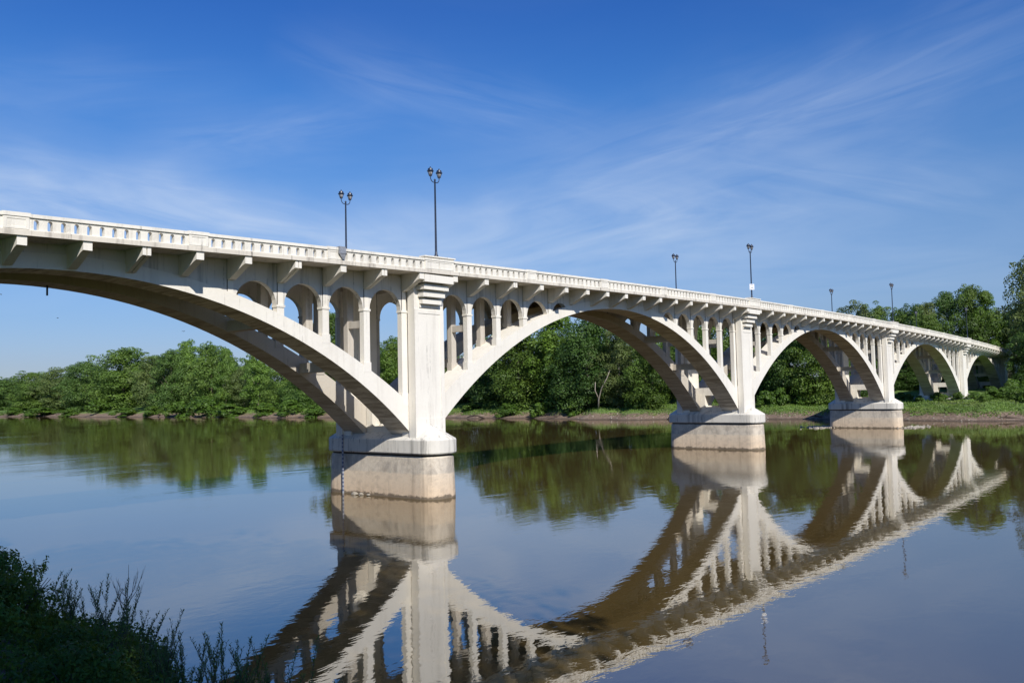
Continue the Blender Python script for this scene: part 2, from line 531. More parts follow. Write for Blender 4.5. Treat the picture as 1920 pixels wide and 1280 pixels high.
def pilaster(xa, xb, ya, yb):
    bm = bmesh.new()
    box(bm, xa, xb, ya - 0.03, yb + 0.03, 0.252, 0.90, Zs)
    box(bm, xa - 0.03, xb + 0.03, ya - 0.09, yb + 0.09, 0.905, 1.10, Zs)
    # raised border leaves a sunk field on the outer face
    f = ya - 0.055
    for (p, q, r, s) in ((xa + 0.02, xb - 0.02, 0.30, 0.40), (xa + 0.02, xb - 0.02, 0.78, 0.88), (xa + 0.02, xa + 0.18, 0.402, 0.778), (xb - 0.18, xb - 0.02, 0.402, 0.778)):
        box(bm, p, q, f, ya - 0.028, r, s, Zs)
    return bm


def pedestal(x, ya, yb):
    bm = bmesh.new()
    a, b = x - 1.5, x + 1.5
    box(bm, a, b, ya - 0.06, yb + 0.06, 0.252, 0.92, Zs)
    box(bm, a - 0.06, b + 0.06, ya - 0.12, yb + 0.12, 0.922, 1.06, Zs)
    box(bm, a + 0.02, b - 0.02, ya - 0.07, yb + 0.07, 1.062, 1.15, Zs)
    box(bm, a - 0.10, b + 0.10, ya - 0.15, yb + 0.15, 1.152, 1.25, Zs)
    f = ya - 0.085
    for (p, q, r, s) in ((a + 0.03, b - 0.03, 0.30, 0.40), (a + 0.03, b - 0.03, 0.80, 0.90), (a + 0.03, a + 0.2, 0.402, 0.798), (x - 0.03, x + 0.03, 0.402, 0.798), (b - 0.2, b - 0.03, 0.402, 0.798)):
        box(bm, p, q, f, ya - 0.058, r, s, Zs)
    return bm


for side, (ya, yb) in ((-1, (-0.42, -0.12)), (1, (2 * YM + 0.12, 2 * YM + 0.42))):
    for k in range(5):
        L = XP[k + 1] - XP[k]
        pitch = L / 5
        edges = [XP[k] + j * pitch for j in range(6)] if k else [XP[0], -38.2, -28.7, -19.2, -9.6, 0.0]
        for j in range(5):
            xa = edges[j] + (1.5 if j == 0 else 0.6)
            xb = edges[j + 1] - (1.5 if j == 4 else 0.6)
            part('parapet_panel', parapet_panel(xa, xb, ya, yb, side), M_PAR)
            if j < 4:
                xc = edges[j + 1]
                part('parapet_pilaster', pilaster(xc - 0.6, xc + 0.6, ya, yb), M_PAR)
    for k in range(6):
        part('parapet_pedestal', pedestal(XP[k], ya, yb), M_PAR)
    part('parapet_panel', parapet_panel(207.5, 226, ya, yb, side), M_PAR)

# --- ribs
RY = ((1.5, 3.70), (2 * YM - 3.70, 2 * YM - 1.5))


def rib_z(k):
    xa, xb = XP[k], XP[k + 1]
    xm, a = 0.5 * (xa + xb), 0.5 * (xb - xa) - 1.0
    top = Zp(xm) + 0.36 - 1.93
    bot = top - 0.80
    zi = lambda x: bot - (bot - 4.42 - 0.9) * ((x - xm) / a) ** 2 - 0.9 * ((x - xm) / a) ** 6
    ze = lambda x: top - (top - 6.75) * ((x - xm) / a) ** 2 - 0.15 * ((x - xm) / a) ** 8
    return xm, a, zi, ze


def make_rib(k, y0, y1):
    xm, a, zi, ze = rib_z(k)
    bm = bmesh.new()
    n = 72
    rows = []
    for i in range(n + 1):
        # even steps along the curve: denser towards the springing
        u = -1 + 2 * i / n
        x = xm + a * math.sin(u * PI / 2 * 0.92) / math.sin(PI / 2 * 0.92)
        rows.append([bm.verts.new((x, y0, zi(x))), bm.verts.new((x, y1, zi(x))), bm.verts.new((x, y1, ze(x))), bm.verts.new((x, y0, ze(x)))])
    for p, q in zip(rows, rows[1:]):
        for j in range(4):
            bm.faces.new((p[j], p[(j + 1) % 4], q[(j + 1) % 4], q[j]))
    bm.faces.new(rows[0][::-1]); bm.faces.new(rows[-1])
    bmesh.ops.recalc_face_normals(bm, faces=bm.faces)
    return bm


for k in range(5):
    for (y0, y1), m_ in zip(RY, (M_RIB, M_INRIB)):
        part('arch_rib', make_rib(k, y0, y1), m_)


def bracket_xs(k):
    L = XP[k + 1] - XP[k]
    s = L / 54.0 if k else 1.0
    nm = 7 if k else 6
    l = [1.75 * s + (3.5 if k else 3.55) * s * i for i in range(5)]
    m0, m1 = l[-1], L - l[-1]
    mid = [m0 + (m1 - m0) * i / nm for i in range(1, nm)]
    return [XP[k] + q for q in l + mid + [L - q for q in reversed(l)]]


SPR = 2.62      # arcade springing below slab underside
# --- arcade walls over the outer edge of each rib
for k in range(5):
    xs = bracket_xs(k)
    xm, a, zi, ze = rib_z(k)
    for (y0, y1) in ((1.56, 1.98), (2 * YM - 1.98, 2 * YM - 1.56)):
        bm = bmesh.new()
        polys = []
        bands = [(xs[i], xs[i + 1]) for i in (0, 1, 2, 3, 4, len(xs) - 6, len(xs) - 5, len(xs) - 4, len(xs) - 3, len(xs) - 2)]
        if k == 0: bands.pop(5)
        for (p, q) in bands:
            arch_cell(polys, p, q, 0.5 * (p + q), 0.5 * (q - p) - 0.30, -SPR, -SPR, 0.0, n=14, rz=1.46, posts=False)
        clean_ = []
        for poly in polys:                       # keep the wall above the rib's back
            q_ = []
            for (px_, pz_) in poly:
                v_ = (round(px_, 4), round(max(pz_, ze(px_) - 0.3 - Zs(px_)), 4))
                if not q_ or q_[-1] != v_: q_.append(v_)
            if q_[0] == q_[-1]: q_.pop()
            if len(q_) >= 3: clean_.append(q_)
        extrude_polys(bm, clean_, y0, y1, Zs)
        # solid middle stretch between the last arches, following the rib
        polys = []
        p, q = xs[5], xs[-5 if k == 0 else -6]
        n = 16
        for i in range(n):
            u, v = p + (q - p) * i / n, p + (q - p) * (i + 1) / n
            polys.append([(u, ze(u) - 0.3), (v, ze(v) - 0.3), (v, Zs(v)), (u, Zs(u))])
        extrude_polys(bm, polys, y0, y1)
        part('spandrel_wall', bm, M_WALL)


# --- spandrel columns
def column_bm(x, yc, ze, outer, d=0.44):
    zs = Zs(x) - SPR
    zt = zs if outer else Zs(x) - 0.55
    zb = ze(x) - 0.5 if abs(ze(x + 0.3) - ze(x - 0.3)) > 0.35 else min(ze(x - 0.3), ze(x + 0.3)) - 0.12
    bm = bmesh.new()
    w = 0.27
    y0, y1 = yc - d / 2, yc + d / 2
    zpad = max(ze(x - 0.38), ze(x + 0.38)) + 0.18
    if zt - 0.15 > zb:
        box(bm, x - w, x + w, y0, y1, zb, zt - 0.15)
        if zt - zpad > 1.2:
            box(bm, x - w - 0.07, x + w + 0.07, y0 - 0.03, y1 + 0.03, zb, zpad)
        if outer and zt - 0.15 > zb:
            box(bm, x - w - 0.05, x + w + 0.05, y0 - 0.045, y1 + 0.05, zt - 0.148, zt + 0.0)
        else:
            box(bm, x - w, x + w, y0, y1, zt - 0.15, zt)
    if outer:
        s = -1 if yc < YM else 1
        ya, yb = (1.53, 1.6) if s < 0 else (2 * YM - 1.6, 2 * YM - 1.53)
        z0 = max(zt + 0.002, ze(x) - 0.15)
        box(bm, x - 0.19, x + 0.19, ya, yb, z0, Zs(x) - 0.01)
    return bm


rest = bmesh.new()
for k in range(5):
    xs = bracket_xs(k)
    xm, a, zi, ze = rib_z(k)
    nx = len(xs)
    for i in (0, 1, 2, 3, 4, nx - 5, nx - 4, nx - 3, nx - 2, nx - 1):
        sc_ = part('spandrel_column', column_bm(xs[i], 1.74, ze, True), M_CON)
        bm = bmesh.new()
        box(bm, xs[i] - 0.235, xs[i] - 0.205, 1.535, 1.562, max(Zs(xs[i]) - SPR + 0.01, ze(xs[i])), Zs(xs[i]) - 0.02)
        obj('joint', bm, M_DARK, sc_)
        if i not in (0, 4, nx - 5, nx - 1):
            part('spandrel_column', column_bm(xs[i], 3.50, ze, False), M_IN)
        for yc, outer in ((2 * YM - 3.50, False), (2 * YM - 1.74, True)):
            if not outer and i in (0, nx - 1): continue
            t = column_bm(xs[i], yc, ze, outer)
            me = bpy.data.meshes.new('tmp'); t.to_mesh(me); t.free(); rest.from_mesh(me); bpy.data.meshes.remove(me)
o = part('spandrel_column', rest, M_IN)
tag(o, kind='stuff')

# --- small struts tying each pair of columns, beams between the ribs, floor beams, brackets
for k in range(5):
    xs = bracket_xs(k)
    s = (XP[k + 1] - XP[k]) / 54.0
    xm, a, zi, ze = rib_z(k)
    for i in (1, len(xs) - 2):
        z = 0.5 * (ze(xs[i]) + Zs(xs[i])) - 0.55
        for ya, yb in ((1.97, 3.27), (2 * YM - 3.27, 2 * YM - 1.97)):
            bm = bmesh.new(); box(bm, xs[i] - 0.2, xs[i] + 0.2, ya, yb, z, z + 0.5)
            part('column_strut', bm, M_IN)
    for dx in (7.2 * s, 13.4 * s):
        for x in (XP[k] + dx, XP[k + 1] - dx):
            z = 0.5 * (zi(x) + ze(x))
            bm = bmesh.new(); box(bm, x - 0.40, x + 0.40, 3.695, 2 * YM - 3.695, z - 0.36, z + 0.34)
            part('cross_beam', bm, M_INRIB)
    for i, x in enumerate(xs):
        bm = bmesh.new(); box(bm, x - 0.2, x + 0.2, 1.9, 2 * YM - 1.9, -0.62, -0.003, lambda q: Zs(x))
        part('floor_beam', bm, M_IN)


def bracket_bm(x, near=True, split=False):
    bm = bmesh.new()
    prof = [(1.62, -0.004), (-0.40, -0.004), (-0.40, -0.47), (-0.12, -0.55), (1.30, -1.22), (1.62, -1.22)]
    for (p, q) in (((x - 0.235, x - 0.03), (x + 0.03, x + 0.235)) if split else ((x - 0.23, x + 0.23),)):
        va = [bm.verts.new((p, (y if near else 2 * YM - y), z + Zs(x))) for y, z in prof]
        vb = [bm.verts.new((q, (y if near else 2 * YM - y), z + Zs(x))) for y, z in prof]
        bm.faces.new(va); bm.faces.new(vb[::-1])
        for i in range(len(prof)):
            j = (i + 1) % len(prof)
            bm.faces.new((va[i], vb[i], vb[j], va[j]))
    bmesh.ops.recalc_face_normals(bm, faces=bm.faces)
    return bm


for k in range(5):
    for i, x in enumerate(bracket_xs(k)):
        part('deck_bracket', bracket_bm(x, True, i in (2, 5, 8, 11, 13)), M_CON)
restb = bmesh.new()
for k in range(5):
    for i, x in enumerate(bracket_xs(k)):
        t = bracket_bm(x, False)
        me = bpy.data.meshes.new('tmp'); t.to_mesh(me); t.free(); restb.from_mesh(me); bpy.data.meshes.remove(me)
tag(part('deck_bracket', restb, M_CON), kind='stuff')


# --- piers
def outline(hx, y0, y1, r, n=6):
    pts = []
    for cx_, cy_, a0 in ((hx - r, y0 + r, -PI / 2), (hx - r, y1 - r, 0), (-hx + r, y1 - r, PI / 2), (-hx + r, y0 + r, PI)):
        for i in range(n + 1):
            t = a0 + PI / 2 * i / n
            pts.append((cx_ + r * math.cos(t), cy_ + r * math.sin(t)))
    return pts


def loft(bm, rings):
    R_ = [[bm.verts.new(p) for p in ring] for ring in rings]
    for p, q in zip(R_, R_[1:]):
        for i in range(len(p)):
            j = (i + 1) % len(p)
            bm.faces.new((p[i], p[j], q[j], q[i]))
    return R_


BY0, BY1 = -0.85, 2 * YM + 0.75


def make_pier(k, with_base=True):
    X = XP[k]
    bm = bmesh.new()
    zt = Zs(X)
    for near in (True, False):
        my = (lambda y: y) if near else (lambda y: 2 * YM - y)
        def bx(x0, x1, y0, y1, z0, z1):
            a, b = sorted((my(y0), my(y1)))
            box(bm, X + x0, X + x1, a, b, z0, z1)
        # shaft: core block and the front pilaster with a sunk panel
        bx(-1.36, 1.36, 1.40, 2.35, 4.2, zt - 0.004)
        bx(-1.5, 1.5, 0.74, 1.42, 4.0, zt - 0.004)
        for (p, q, r, s) in ((-1.5, -1.12, 4.0, zt - 2.55), (1.12, 1.5, 4.0, zt - 2.55), (-1.118, 1.118, 4.0, 5.75), (-1.118, 1.118, zt - 2.85, zt - 2.55)):
            bx(p, q, 0.70, 0.742, r, s)
    # wall and beam joining the two shafts
    box(bm, X - 0.95, X + 0.95, 2.3, 2 * YM - 2.3, 4.0, 5.15)
    box(bm, X - 0.85, X + 0.85, 2.3, 2 * YM - 2.3, 6.55, 7.5)
    for near in (True, False):
        y0, y1 = (3.6, 4.3) if near else (2 * YM - 4.3, 2 * YM - 3.6)
        box(bm, X - 0.9, X + 0.9, y0, y1, 5.1, 6.6)
    pier = part('pier', bm, M_CON)
    off = Vector((0, 0, 0))
    for near in (True, False):
        bm = bmesh.new()
        my = (lambda y: y) if near else (lambda y: 2 * YM - y)
        for (hx, yf, z0, z1) in ((1.48, -0.43, -0.66, -0.12), (1.27, -0.12, -1.16, -0.80), (1.12, 0.13, -1.66, -1.30), (0.98, 0.36, -2.16, -1.82)):
            a, b = sorted((my(yf), my(0.72)))
            box(bm, X - hx, X + hx, a, b, zt + z0, zt + z1)
        a, b = sorted((my(0.30), my(0.72)))
        box(bm, X - 0.9, X + 0.9, a, b, zt - 1.7, zt - 0.2)
        if near: box(bm, X - 1.0, X + 1.0, 0.66, 0.72, zt - 2.42, zt - 2.2)
        obj('corbel', bm, M_CON, pier)
    # foundation: battered body, groove coloured dark as overhang shade, cap with hipped top
    bm = bmesh.new()
    sh = lambda pts, z: [(X + p[0], p[1], z) for p in pts]
    rings = [sh(outline(1.56, BY0, BY1, 1.17), -2.5), sh(outline(1.56, BY0, BY1, 1.17), 0.0), sh(outline(1.50, BY0 + 0.06, BY1 - 0.06, 1.12), 1.8), sh(outline(1.47, BY0 + 0.09, BY1 - 0.09, 1.1), 2.90), sh(outline(1.40, BY0 + 0.16, BY1 - 0.16, 1.04), 3.02)]
    R_ = loft(bm, rings)
    bm.faces.new(R_[-1])
    obj('pier_base', bm, M_BASE, pier)
    bm = bmesh.new()
    R_ = loft(bm, [sh(outline(1.36, BY0 + 0.22, BY1 - 0.22, 1.0), 3.021), sh(outline(1.36, BY0 + 0.22, BY1 - 0.22, 1.0), 3.20)])
    obj('base_groove', bm, M_DARK, pier)
    bm = bmesh.new()
    oc = outline(1.68, BY0 - 0.11, BY1 + 0.11, 1.28)
    rings = [sh(outline(1.35, BY0 + 0.22, BY1 - 0.22, 1.0), 3.195), sh(outline(1.62, BY0 - 0.05, BY1 + 0.05, 1.23), 3.19), sh(oc, 3.28), sh(oc, 4.18), sh(outline(1.63, BY0 - 0.06, BY1 + 0.06, 1.24), 4.26)]
    top = [(X + max(-0.04, min(0.04, p[0])), min(max(p[1], 0.72), 2 * YM - 0.72), 5.32) for p in outline(1.63, BY0 - 0.06, BY1 + 0.06, 1.24)]
    rings.append(top)
    loft(bm, rings)
    obj('base_cap', bm, M_CAP, pier)
    if k == 1:
        bm = bmesh.new()
        box(bm, X - 1.76, X - 1.67, 8.68, 8.80, -0.3, 4.5)
        obj('gauge_board', bm, gauge_mat(), pier)
    return pier


for k in range(6):
    make_pier(k)

# abutment where the bridge runs into the far hill
bm = bmesh.new()
box(bm, 218, 246, 0.8, 2 * YM - 0.8, 2.0, -0.004 + Zs(232))
box(bm, 226, 246, -0.3, 0.1, -6.0, 1.1, Zs)
box(bm, 226, 246, 2 * YM - 0.1, 2 * YM + 0.3, -6.0, 1.1, Zs)
part('abutment', bm, M_WALL)
# drain pipe hanging from the first arch
bm = bmesh.new()
tube(bm, [(-23.9, 8.0, 14.6), (-23.9, 8.0, 13.72)], 0.055, 10)
part('drain_pipe', bm, M_LAMP)

# ------------------------------------------------------------------ things on the bridge
def make_lamp():
    root = empty('street_lamp')
    bm = bmesh.new()
    lathe(bm, [(0.17, 0.0), (0.17, 0.12), (0.11, 0.2), (0.085, 0.5), (0.075, 2.5), (0.06, 5.72), (0.075, 5.74), (0.075, 5.80), (0.02, 5.86)], n=12)
    obj('pole', bm, M_LAMP, root, True)
    for s in (-1, 1):
        bm = bmesh.new()
        pts = [(0, 0, 5.62)]
        for i in range(9):
            t = i / 8 * PI / 2
            pts.append((s * (0.12 + 0.33 * math.sin(t)), 0, 5.58 + 0.34 * (1 - math.cos(t))))
        pts.append((s * 0.45, 0, 6.0))
        tube(bm, pts, 0.032, 8)
        obj('arm', bm, M_LAMP, root, True)
        bm = bmesh.new()
        c = (s * 0.45, 0, 0)
        lathe(bm, [(0.05, 5.97), (0.115, 6.0), (0.115, 6.04), (0.09, 6.06)], c, 16)
        lathe(bm, [(0.25, 6.34), (0.255, 6.37), (0.205, 6.42), (0.175, 6.55), (0.06, 6.60), (0.055, 6.62)], c, 16)
        lathe(bm, [(0.045, 6.6), (0.05, 6.66), (0.02, 6.70)], c, 10)
        for q in range(4):
            t = q * PI / 2 + PI / 4
            tube(bm, [(c[0] + 0.105 * math.cos(t), 0.105 * math.sin(t), 6.03), (c[0] + 0.2 * math.cos(t), 0.2 * math.sin(t), 6.36)], 0.014, 5)
        lan = obj('lantern', bm, M_LAMP, root)
        bm = bmesh.new()
        lathe(bm, [(0.09, 6.045), (0.185, 6.36), (0.17, 6.365)], c, 16)
        obj('lamp_glass', bm, M_LAMPGLASS, lan, True)
    return root


def copy_tree(o, parent=None):
    c = o.copy()
    COL.objects.link(c)
    c.parent = parent
    for ch in list(o.children):
        copy_tree(ch, c)
    return c


lamp0 = make_lamp()
lamp_txt = {
    (1, 0): 'nearest and tallest-looking twin street lamp, on the pedestal of the nearest pier',
    (1, 1): 'leftmost twin street lamp, on the far railing left of the nearest pier',
    (2, 0): 'twin street lamp with a small white sign on its pole',
    (2, 1): 'twin street lamp on the far railing just left of the one with the sign',
    (3, 0): 'rightmost twin street lamp, standing over the third pier',
    (3, 1): 'small twin street lamp on the far railing just left of the rightmost lamp',
    (4, 0): 'dark twin street lamp over the fourth pier, seen against the grove',
    (4, 1): 'tiny twin street lamp against the trees behind the railing of the fourth arch',
}
first = True
for (k, far), txt in lamp_txt.items():
    o = lamp0 if first else copy_tree(lamp0)
    first = False
    o.location = (XP[k], 10.16 if far else 0.0, Zp(XP[k]) + (0.19 if not far else 0.19))
    if not far: o.location.y = -0.27 + 0.15
    tag(o, txt, 'street lamp', 'twin street lamps along the bridge')

# sign on the second lamp
sx, sz = XP[2], Zp(XP[2]) + 0.19 + 1.05
sg = empty('road_sign', (sx, -0.12, sz))
tag(sg, 'small white square sign with faint black marks on a lamp pole', 'sign')
bm = bmesh.new(); box(bm, -0.31, 0.31, -0.125, -0.10, 0.0, 0.70)
pl = obj('sign_plate', bm, M_SIGN, sg)
pl.rotation_euler = (0, 0, math.radians(-38))
bm = bmesh.new()
box(bm, -0.2, 0.17, -0.129, -0.1255, 0.56, 0.60)
box(bm, -0.2, -0.12, -0.129, -0.1255, 0.10, 0.18)
box(bm, -0.14, -0.02, -0.129, -0.1255, 0.22, 0.30)
box(bm, 0.05, 0.14, -0.129, -0.1255, 0.20, 0.32)
box(bm, 0.14, 0.23, -0.129, -0.1255, 0.12, 0.17)
mk = obj('sign_print', bm, M_BLACK, pl)
bm = bmesh.new(); box(bm, -0.06, 0.08, -0.129, -0.1255, 0.40, 0.45)
obj('sign_print', bm, M_REDP, pl)

# small steel box hooked over the railing
bm = bmesh.new()
box(bm, -0.26, 0.26, -0.14, 0.0, -0.36, 0.06)
box(bm, -0.26, 0.26, -0.14, 0.6, 0.062, 0.085)
v = [bm.verts.new(p) for p in ((-0.24, -0.12, -0.362), (0.24, -0.12, -0.362), (0.24, -0.0, -0.362), (-0.24, -0.0, -0.362), (0.02, -0.04, -0.72), (0.24, -0.04, -0.72))]
for f_ in ((0, 1, 5, 4), (1, 2, 5), (2, 3, 4, 5), (3, 0, 4)): bm.faces.new([v[i] for i in f_])
o = obj('equipment_box', bm, M_STEEL, None, loc=(-9.1, -0.52, Zp(-9.1) + 0.0))
tag(o, 'small grey metal box hooked over the railing left of the nearest pier', 'box')

# ------------------------------------------------------------------ terrain and water
from mathutils import noise as mn


def far_bank_x(y):
    return 145.5 + 1.3 * mn.noise((y * 0.16, 2.0, 0)) * 2 + 0.8 * mn.noise((y * 0.5, 7.0, 0)) + 2.2 * math.sin(y * 0.045 + 0.6) + 1.4 * math.sin(y * 0.13) + 0.7 * math.sin(y * 0.41 + 1) - 8.0 * math.exp(-((y - 2) / 16.0) ** 2) - 7 * math.exp(-((y - 72) / 14.0) ** 2) - 40 * max(0, (-20 - y) / 200)


def near_bank_x(y):
    return -32.5 - 2.2 * min(1.0, max(0.0, (-19.0 - y) / 5.0)) + 0.9 * math.sin(y * 0.2) - 0.30 * max(0, y + 12) + (0.5 * max(0, -42 - y))


from mathutils import noise as mn


def terrain_z(x, y):
    d = x - far_bank_x(y)
    if d > -30:
        z = float(np.interp(d, [-30, -4, 0, 1.0, 3.5, 6, 14, 55, 115, 400, 2000], [-4, -0.6, 0.02, 0.45, 0.95, 2.0, 3.2, 5.4, 9, 14, 20]))
        if d > 0: z += 0.55 * mn.noise((x * 0.45, y * 0.30, 0)) * min(1, d / 3) + 0.7 * mn.noise((x * 0.05, y * 0.05, 3)) * min(1, d / 10)
        # road embankment at the bridge end
        if x > 205:
            e = max(0, 1 - abs(y - YM) / 26) * min(1, (x - 205) / 30) * 5
            z += e
        return z
    d = near_bank_x(y) - x
    if d > -30:
        z = float(np.interp(d, [-30, -3, 0, 1.5, 5, 12, 40, 300], [-4, -0.5, 0.0, 0.5, 1.9, 5.4, 7.0, 9]))
        return z + 0.25 * mn.noise((x * 0.4, y * 0.4, 0)) * min(1, max(0, d) / 2)
    return -4.0


def grid_sheet(name, xs, ys, zf, mat):
    bm = bmesh.new()
    V = [[bm.verts.new((x, y, zf(x, y))) for x in xs] for y in ys]
    for j in range(len(ys) - 1):
        for i in range(len(xs) - 1):
            bm.faces.new((V[j][i], V[j][i + 1], V[j + 1][i + 1], V[j + 1][i]))
    return obj(name, bm, mat, None, True)


xs_ = [-3000, -900, -300, -150] + list(np.arange(-90, -24, 1.0)) + list(np.arange(-20, 120, 10.0)) + list(np.arange(124, 172, 1.0)) + list(np.arange(175, 270, 5.0)) + [320, 450, 800, 1600, 5000]
ys_ = [-3000, -900, -400, -200] + list(np.arange(-120, -60, 6.0)) + list(np.arange(-60, 150, 1.5)) + list(np.arange(150, 580, 3.0)) + [620, 700, 900, 1500, 5000]
M_GROUND = ground_mat()
gr = grid_sheet('ground', xs_, ys_, terrain_z, M_GROUND)
tag(gr, kind='structure')
bm = bmesh.new()
v = [bm.verts.new(p) for p in ((-400, -3000, 0), (900, -3000, 0), (900, 5000, 0), (-400, 5000, 0))]
bm.faces.new(v)
wt = obj('river_water', bm, water_mat())
tag(wt, kind='structure')

# ------------------------------------------------------------------ foliage meshes
def leaf_mesh(name, P, N, S, tint, mat, aspect=1.0, bend=0.25, axis=None, rng=None):
    """one small bent diamond per leaf clump; P centres, N normals, S sizes"""
    n = len(P)
    N = N / (np.linalg.norm(N, axis=1, keepdims=True) + 1e-9)
    A = rng.normal(size=(n, 3)) if axis is None else axis
    A = A - N * (A * N).sum(1, keepdims=True)
    A /= (np.linalg.norm(A, axis=1, keepdims=True) + 1e-9)
    B = np.cross(N, A)
    S = S[:, None]
    v = np.empty((n, 4, 3))
    v[:, 0] = P - A * S
    v[:, 1] = P + B * S * aspect * 0.6 - N * S * bend * aspect
    v[:, 2] = P + A * S
    v[:, 3] = P - B * S * aspect * 0.6 - N * S * bend * aspect
    me = bpy.data.meshes.new(name)
    me.vertices.add(n * 4)
    me.vertices.foreach_set('co', v.reshape(-1))
    # two triangles along the midrib
    idx = np.arange(n)[:, None] * 4 + np.array([[0, 1, 2, 0, 2, 3]])
    me.loops.add(n * 6)
    me.loops.foreach_set('vertex_index', idx.reshape(-1).astype(np.int32))
    me.polygons.add(n * 2)
    me.polygons.foreach_set('loop_start', (np.arange(n * 2) * 3).astype(np.int32))
    at = me.attributes.new('tint', 'FLOAT', 'FACE')
    at.data.foreach_set('value', np.repeat(np.clip(tint, 0, 1), 2).astype(np.float32))
    me.materials.append(mat)
    me.update(calc_edges=True)
    return me


def lobes_crown(rng, n_lobes, R, H, shape, leaves, size, base=0.12, gap=0.0):
    """lumpy crown: leaf clumps over many overlapping lobes; unit is metres"""
    C_, r_ = [], []
    while len(C_) < n_lobes:
        z = rng.uniform(base, 1.0)
        prof = shape(z)
        a = rng.uniform(0, 2 * PI)
        q = math.sqrt(rng.uniform(0.05, 1.0))
        rr = rng.uniform(0.13, 0.33) * R * (0.6 + 0.5 * prof)
        d = max(0, prof * R * rng.uniform(0.85, 1.08) - rr * 0.7) * q
        C_.append((d * math.cos(a), d * math.sin(a), z * H - rr * 0.35)); r_.append(rr)
    for i in range(n_lobes // 4):               # sprays that break the outline
        z = rng.uniform(0.35, 1.02); a = rng.uniform(0, 2 * PI)
        d = shape(min(z, 0.98)) * R * rng.uniform(0.95, 1.18)
        C_.append((d * math.cos(a), d * math.sin(a), z * H * rng.uniform(0.97, 1.04))); r_.append(R * rng.uniform(0.07, 0.15))
    C_ = np.array(C_); r_ = np.array(r_)
    w = r_ ** 1.8; w /= w.sum()
    li = rng.choice(len(C_), size=leaves, p=w)
    D = rng.normal(size=(leaves, 3)); D[:, 2] = D[:, 2] * 0.8 + 0.35
    D /= np.linalg.norm(D, axis=1, keepdims=True)
    rad = r_[li] * (0.72 + 0.42 * rng.random(leaves) ** 0.7)
    P = C_[li] + D * rad[:, None] * np.array([1.15, 1.15, 0.85])
    N = D + rng.normal(size=(leaves, 3)) * 0.36 + np.array([0, 0, 0.3])
    lt = rng.random(len(C_))
    tint = 0.55 * lt[li] + 0.45 * rng.random(leaves)
    S = size * rng.uniform(0.55, 1.25, leaves)
    return P, N, S, tint


def trunk_bm(rng, H, r, lean=0.0, limbs=7, spread=3.0, start=0.25):
    bm = bmesh.new()
    top = H * 0.72
    pts = [(0, 0, -0.8)]
    for i in range(1, 7):
        t = i / 6
        pts.append((lean * t * t * 3 + rng.normal() * 0.2, rng.normal() * 0.2, top * t))
    tube(bm, pts, [r * (1.25 - 0.95 * i / 6) for i in range(7)], 8)
    for i in range(limbs):
        t = start + (0.9 - start) * i / limbs
        a = rng.uniform(0, 2 * PI)
        z0 = top * t; x0 = lean * t * t * 3
        L = spread * (1.1 - 0.5 * t)
        q = [(x0, 0, z0), (x0 + math.cos(a) * L * 0.45, math.sin(a) * L * 0.45, z0 + L * 0.42), (x0 + math.cos(a) * L, math.sin(a) * L, z0 + L * 1.15)]
        tube(bm, q, [r * 0.45 * (1.1 - t), r * 0.3 * (1.1 - t), 0.03], 6)
    return bm


rng = np.random.default_rng(11)
SH = {
    'a': lambda z: math.sqrt(max(0, 1 - ((z - 0.45) / 0.58) ** 2)) * (0.72 + 0.28 * min(1, z * 3)),
    'b': lambda z: math.sqrt(max(0, 1 - ((z - 0.40) / 0.62) ** 2)),
    'c': lambda z: 0.95 * math.sqrt(max(0, 1 - ((z - 0.55) / 0.48) ** 2)),
    'd': lambda z: 0.9 * math.sqrt(max(0, 1 - ((z - 0.42) / 0.60) ** 2)) * (1.0 - 0.35 * z),
}
CR, CH = 8.0, 22.0
CROWN, TRUNK = {}, {}
for kind, nl, lv, base in (('a', 95, 9000, 0.05), ('b', 110, 9500, 0.03), ('c', 74, 7000, 0.08), ('d', 88, 8200, 0.04)):
    for var in range(2):
        P, N, S, t = lobes_crown(rng, nl, CR, CH, SH[kind], int(lv * 2.8), 0.27, base)
        CROWN[kind, var] = leaf_mesh('crown', P, N, S, t, M_LEAF[kind], 0.9, 0.25, rng=rng)
    b_ = trunk_bm(rng, CH, 0.42, rng.normal() * 0.5, 9, 4.6)
    me = bpy.data.meshes.new('trunk'); b_.to_mesh(me); b_.free(); me.materials.append(M_PALEBARK if kind in 'cd' else M_BARK)
    for p in me.polygons: p.use_smooth = True
    TRUNK[kind] = me
# a high-canopied crown for the trees around the viewpoint
P, N, S, t = lobes_crown(rng, 80, CR, CH, lambda z: math.sqrt(max(0, 1 - ((z - 0.74) / 0.30) ** 2)), 4300, 0.42, 0.52)
HIGH = leaf_mesh('crown', P, N, S, t, M_LEAF['b'], 0.9, 0.25, rng=rng)
SHRUBM = []
for var in range(3):
    P, N, S, t = lobes_crown(rng, 26, 4.0, 5.0, lambda z: math.sqrt(max(0, 1 - (z / 1.02) ** 2)), 2600, 0.34, 0.0)
    SHRUBM.append(leaf_mesh('foliage', P, N, S, t, M_SHRUB, 0.9, 0.25, rng=rng))


def plant_tree(x, y, z, h, r, kind, label, i, group=None, name='broadleaf_tree'):
    root = empty(name, (x, y, z - 0.2), (i * 2.399) % (2 * PI))
    tag(root, label, 'tree', group or 'broadleaf trees on the far bank')
    s = (r / CR * 1.22, r / CR * 1.22, h / CH * 1.05)
    c = link(bpy.data.objects.new('crown', CROWN[kind, i % 2])); c.parent = root; c.scale = s
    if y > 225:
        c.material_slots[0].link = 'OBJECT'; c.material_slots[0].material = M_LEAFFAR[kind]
    t = link(bpy.data.objects.new('trunk', TRUNK[kind])); t.parent = root; t.scale = (min(s[0], 1.2), min(s[1], 1.2), s[2])
    return root


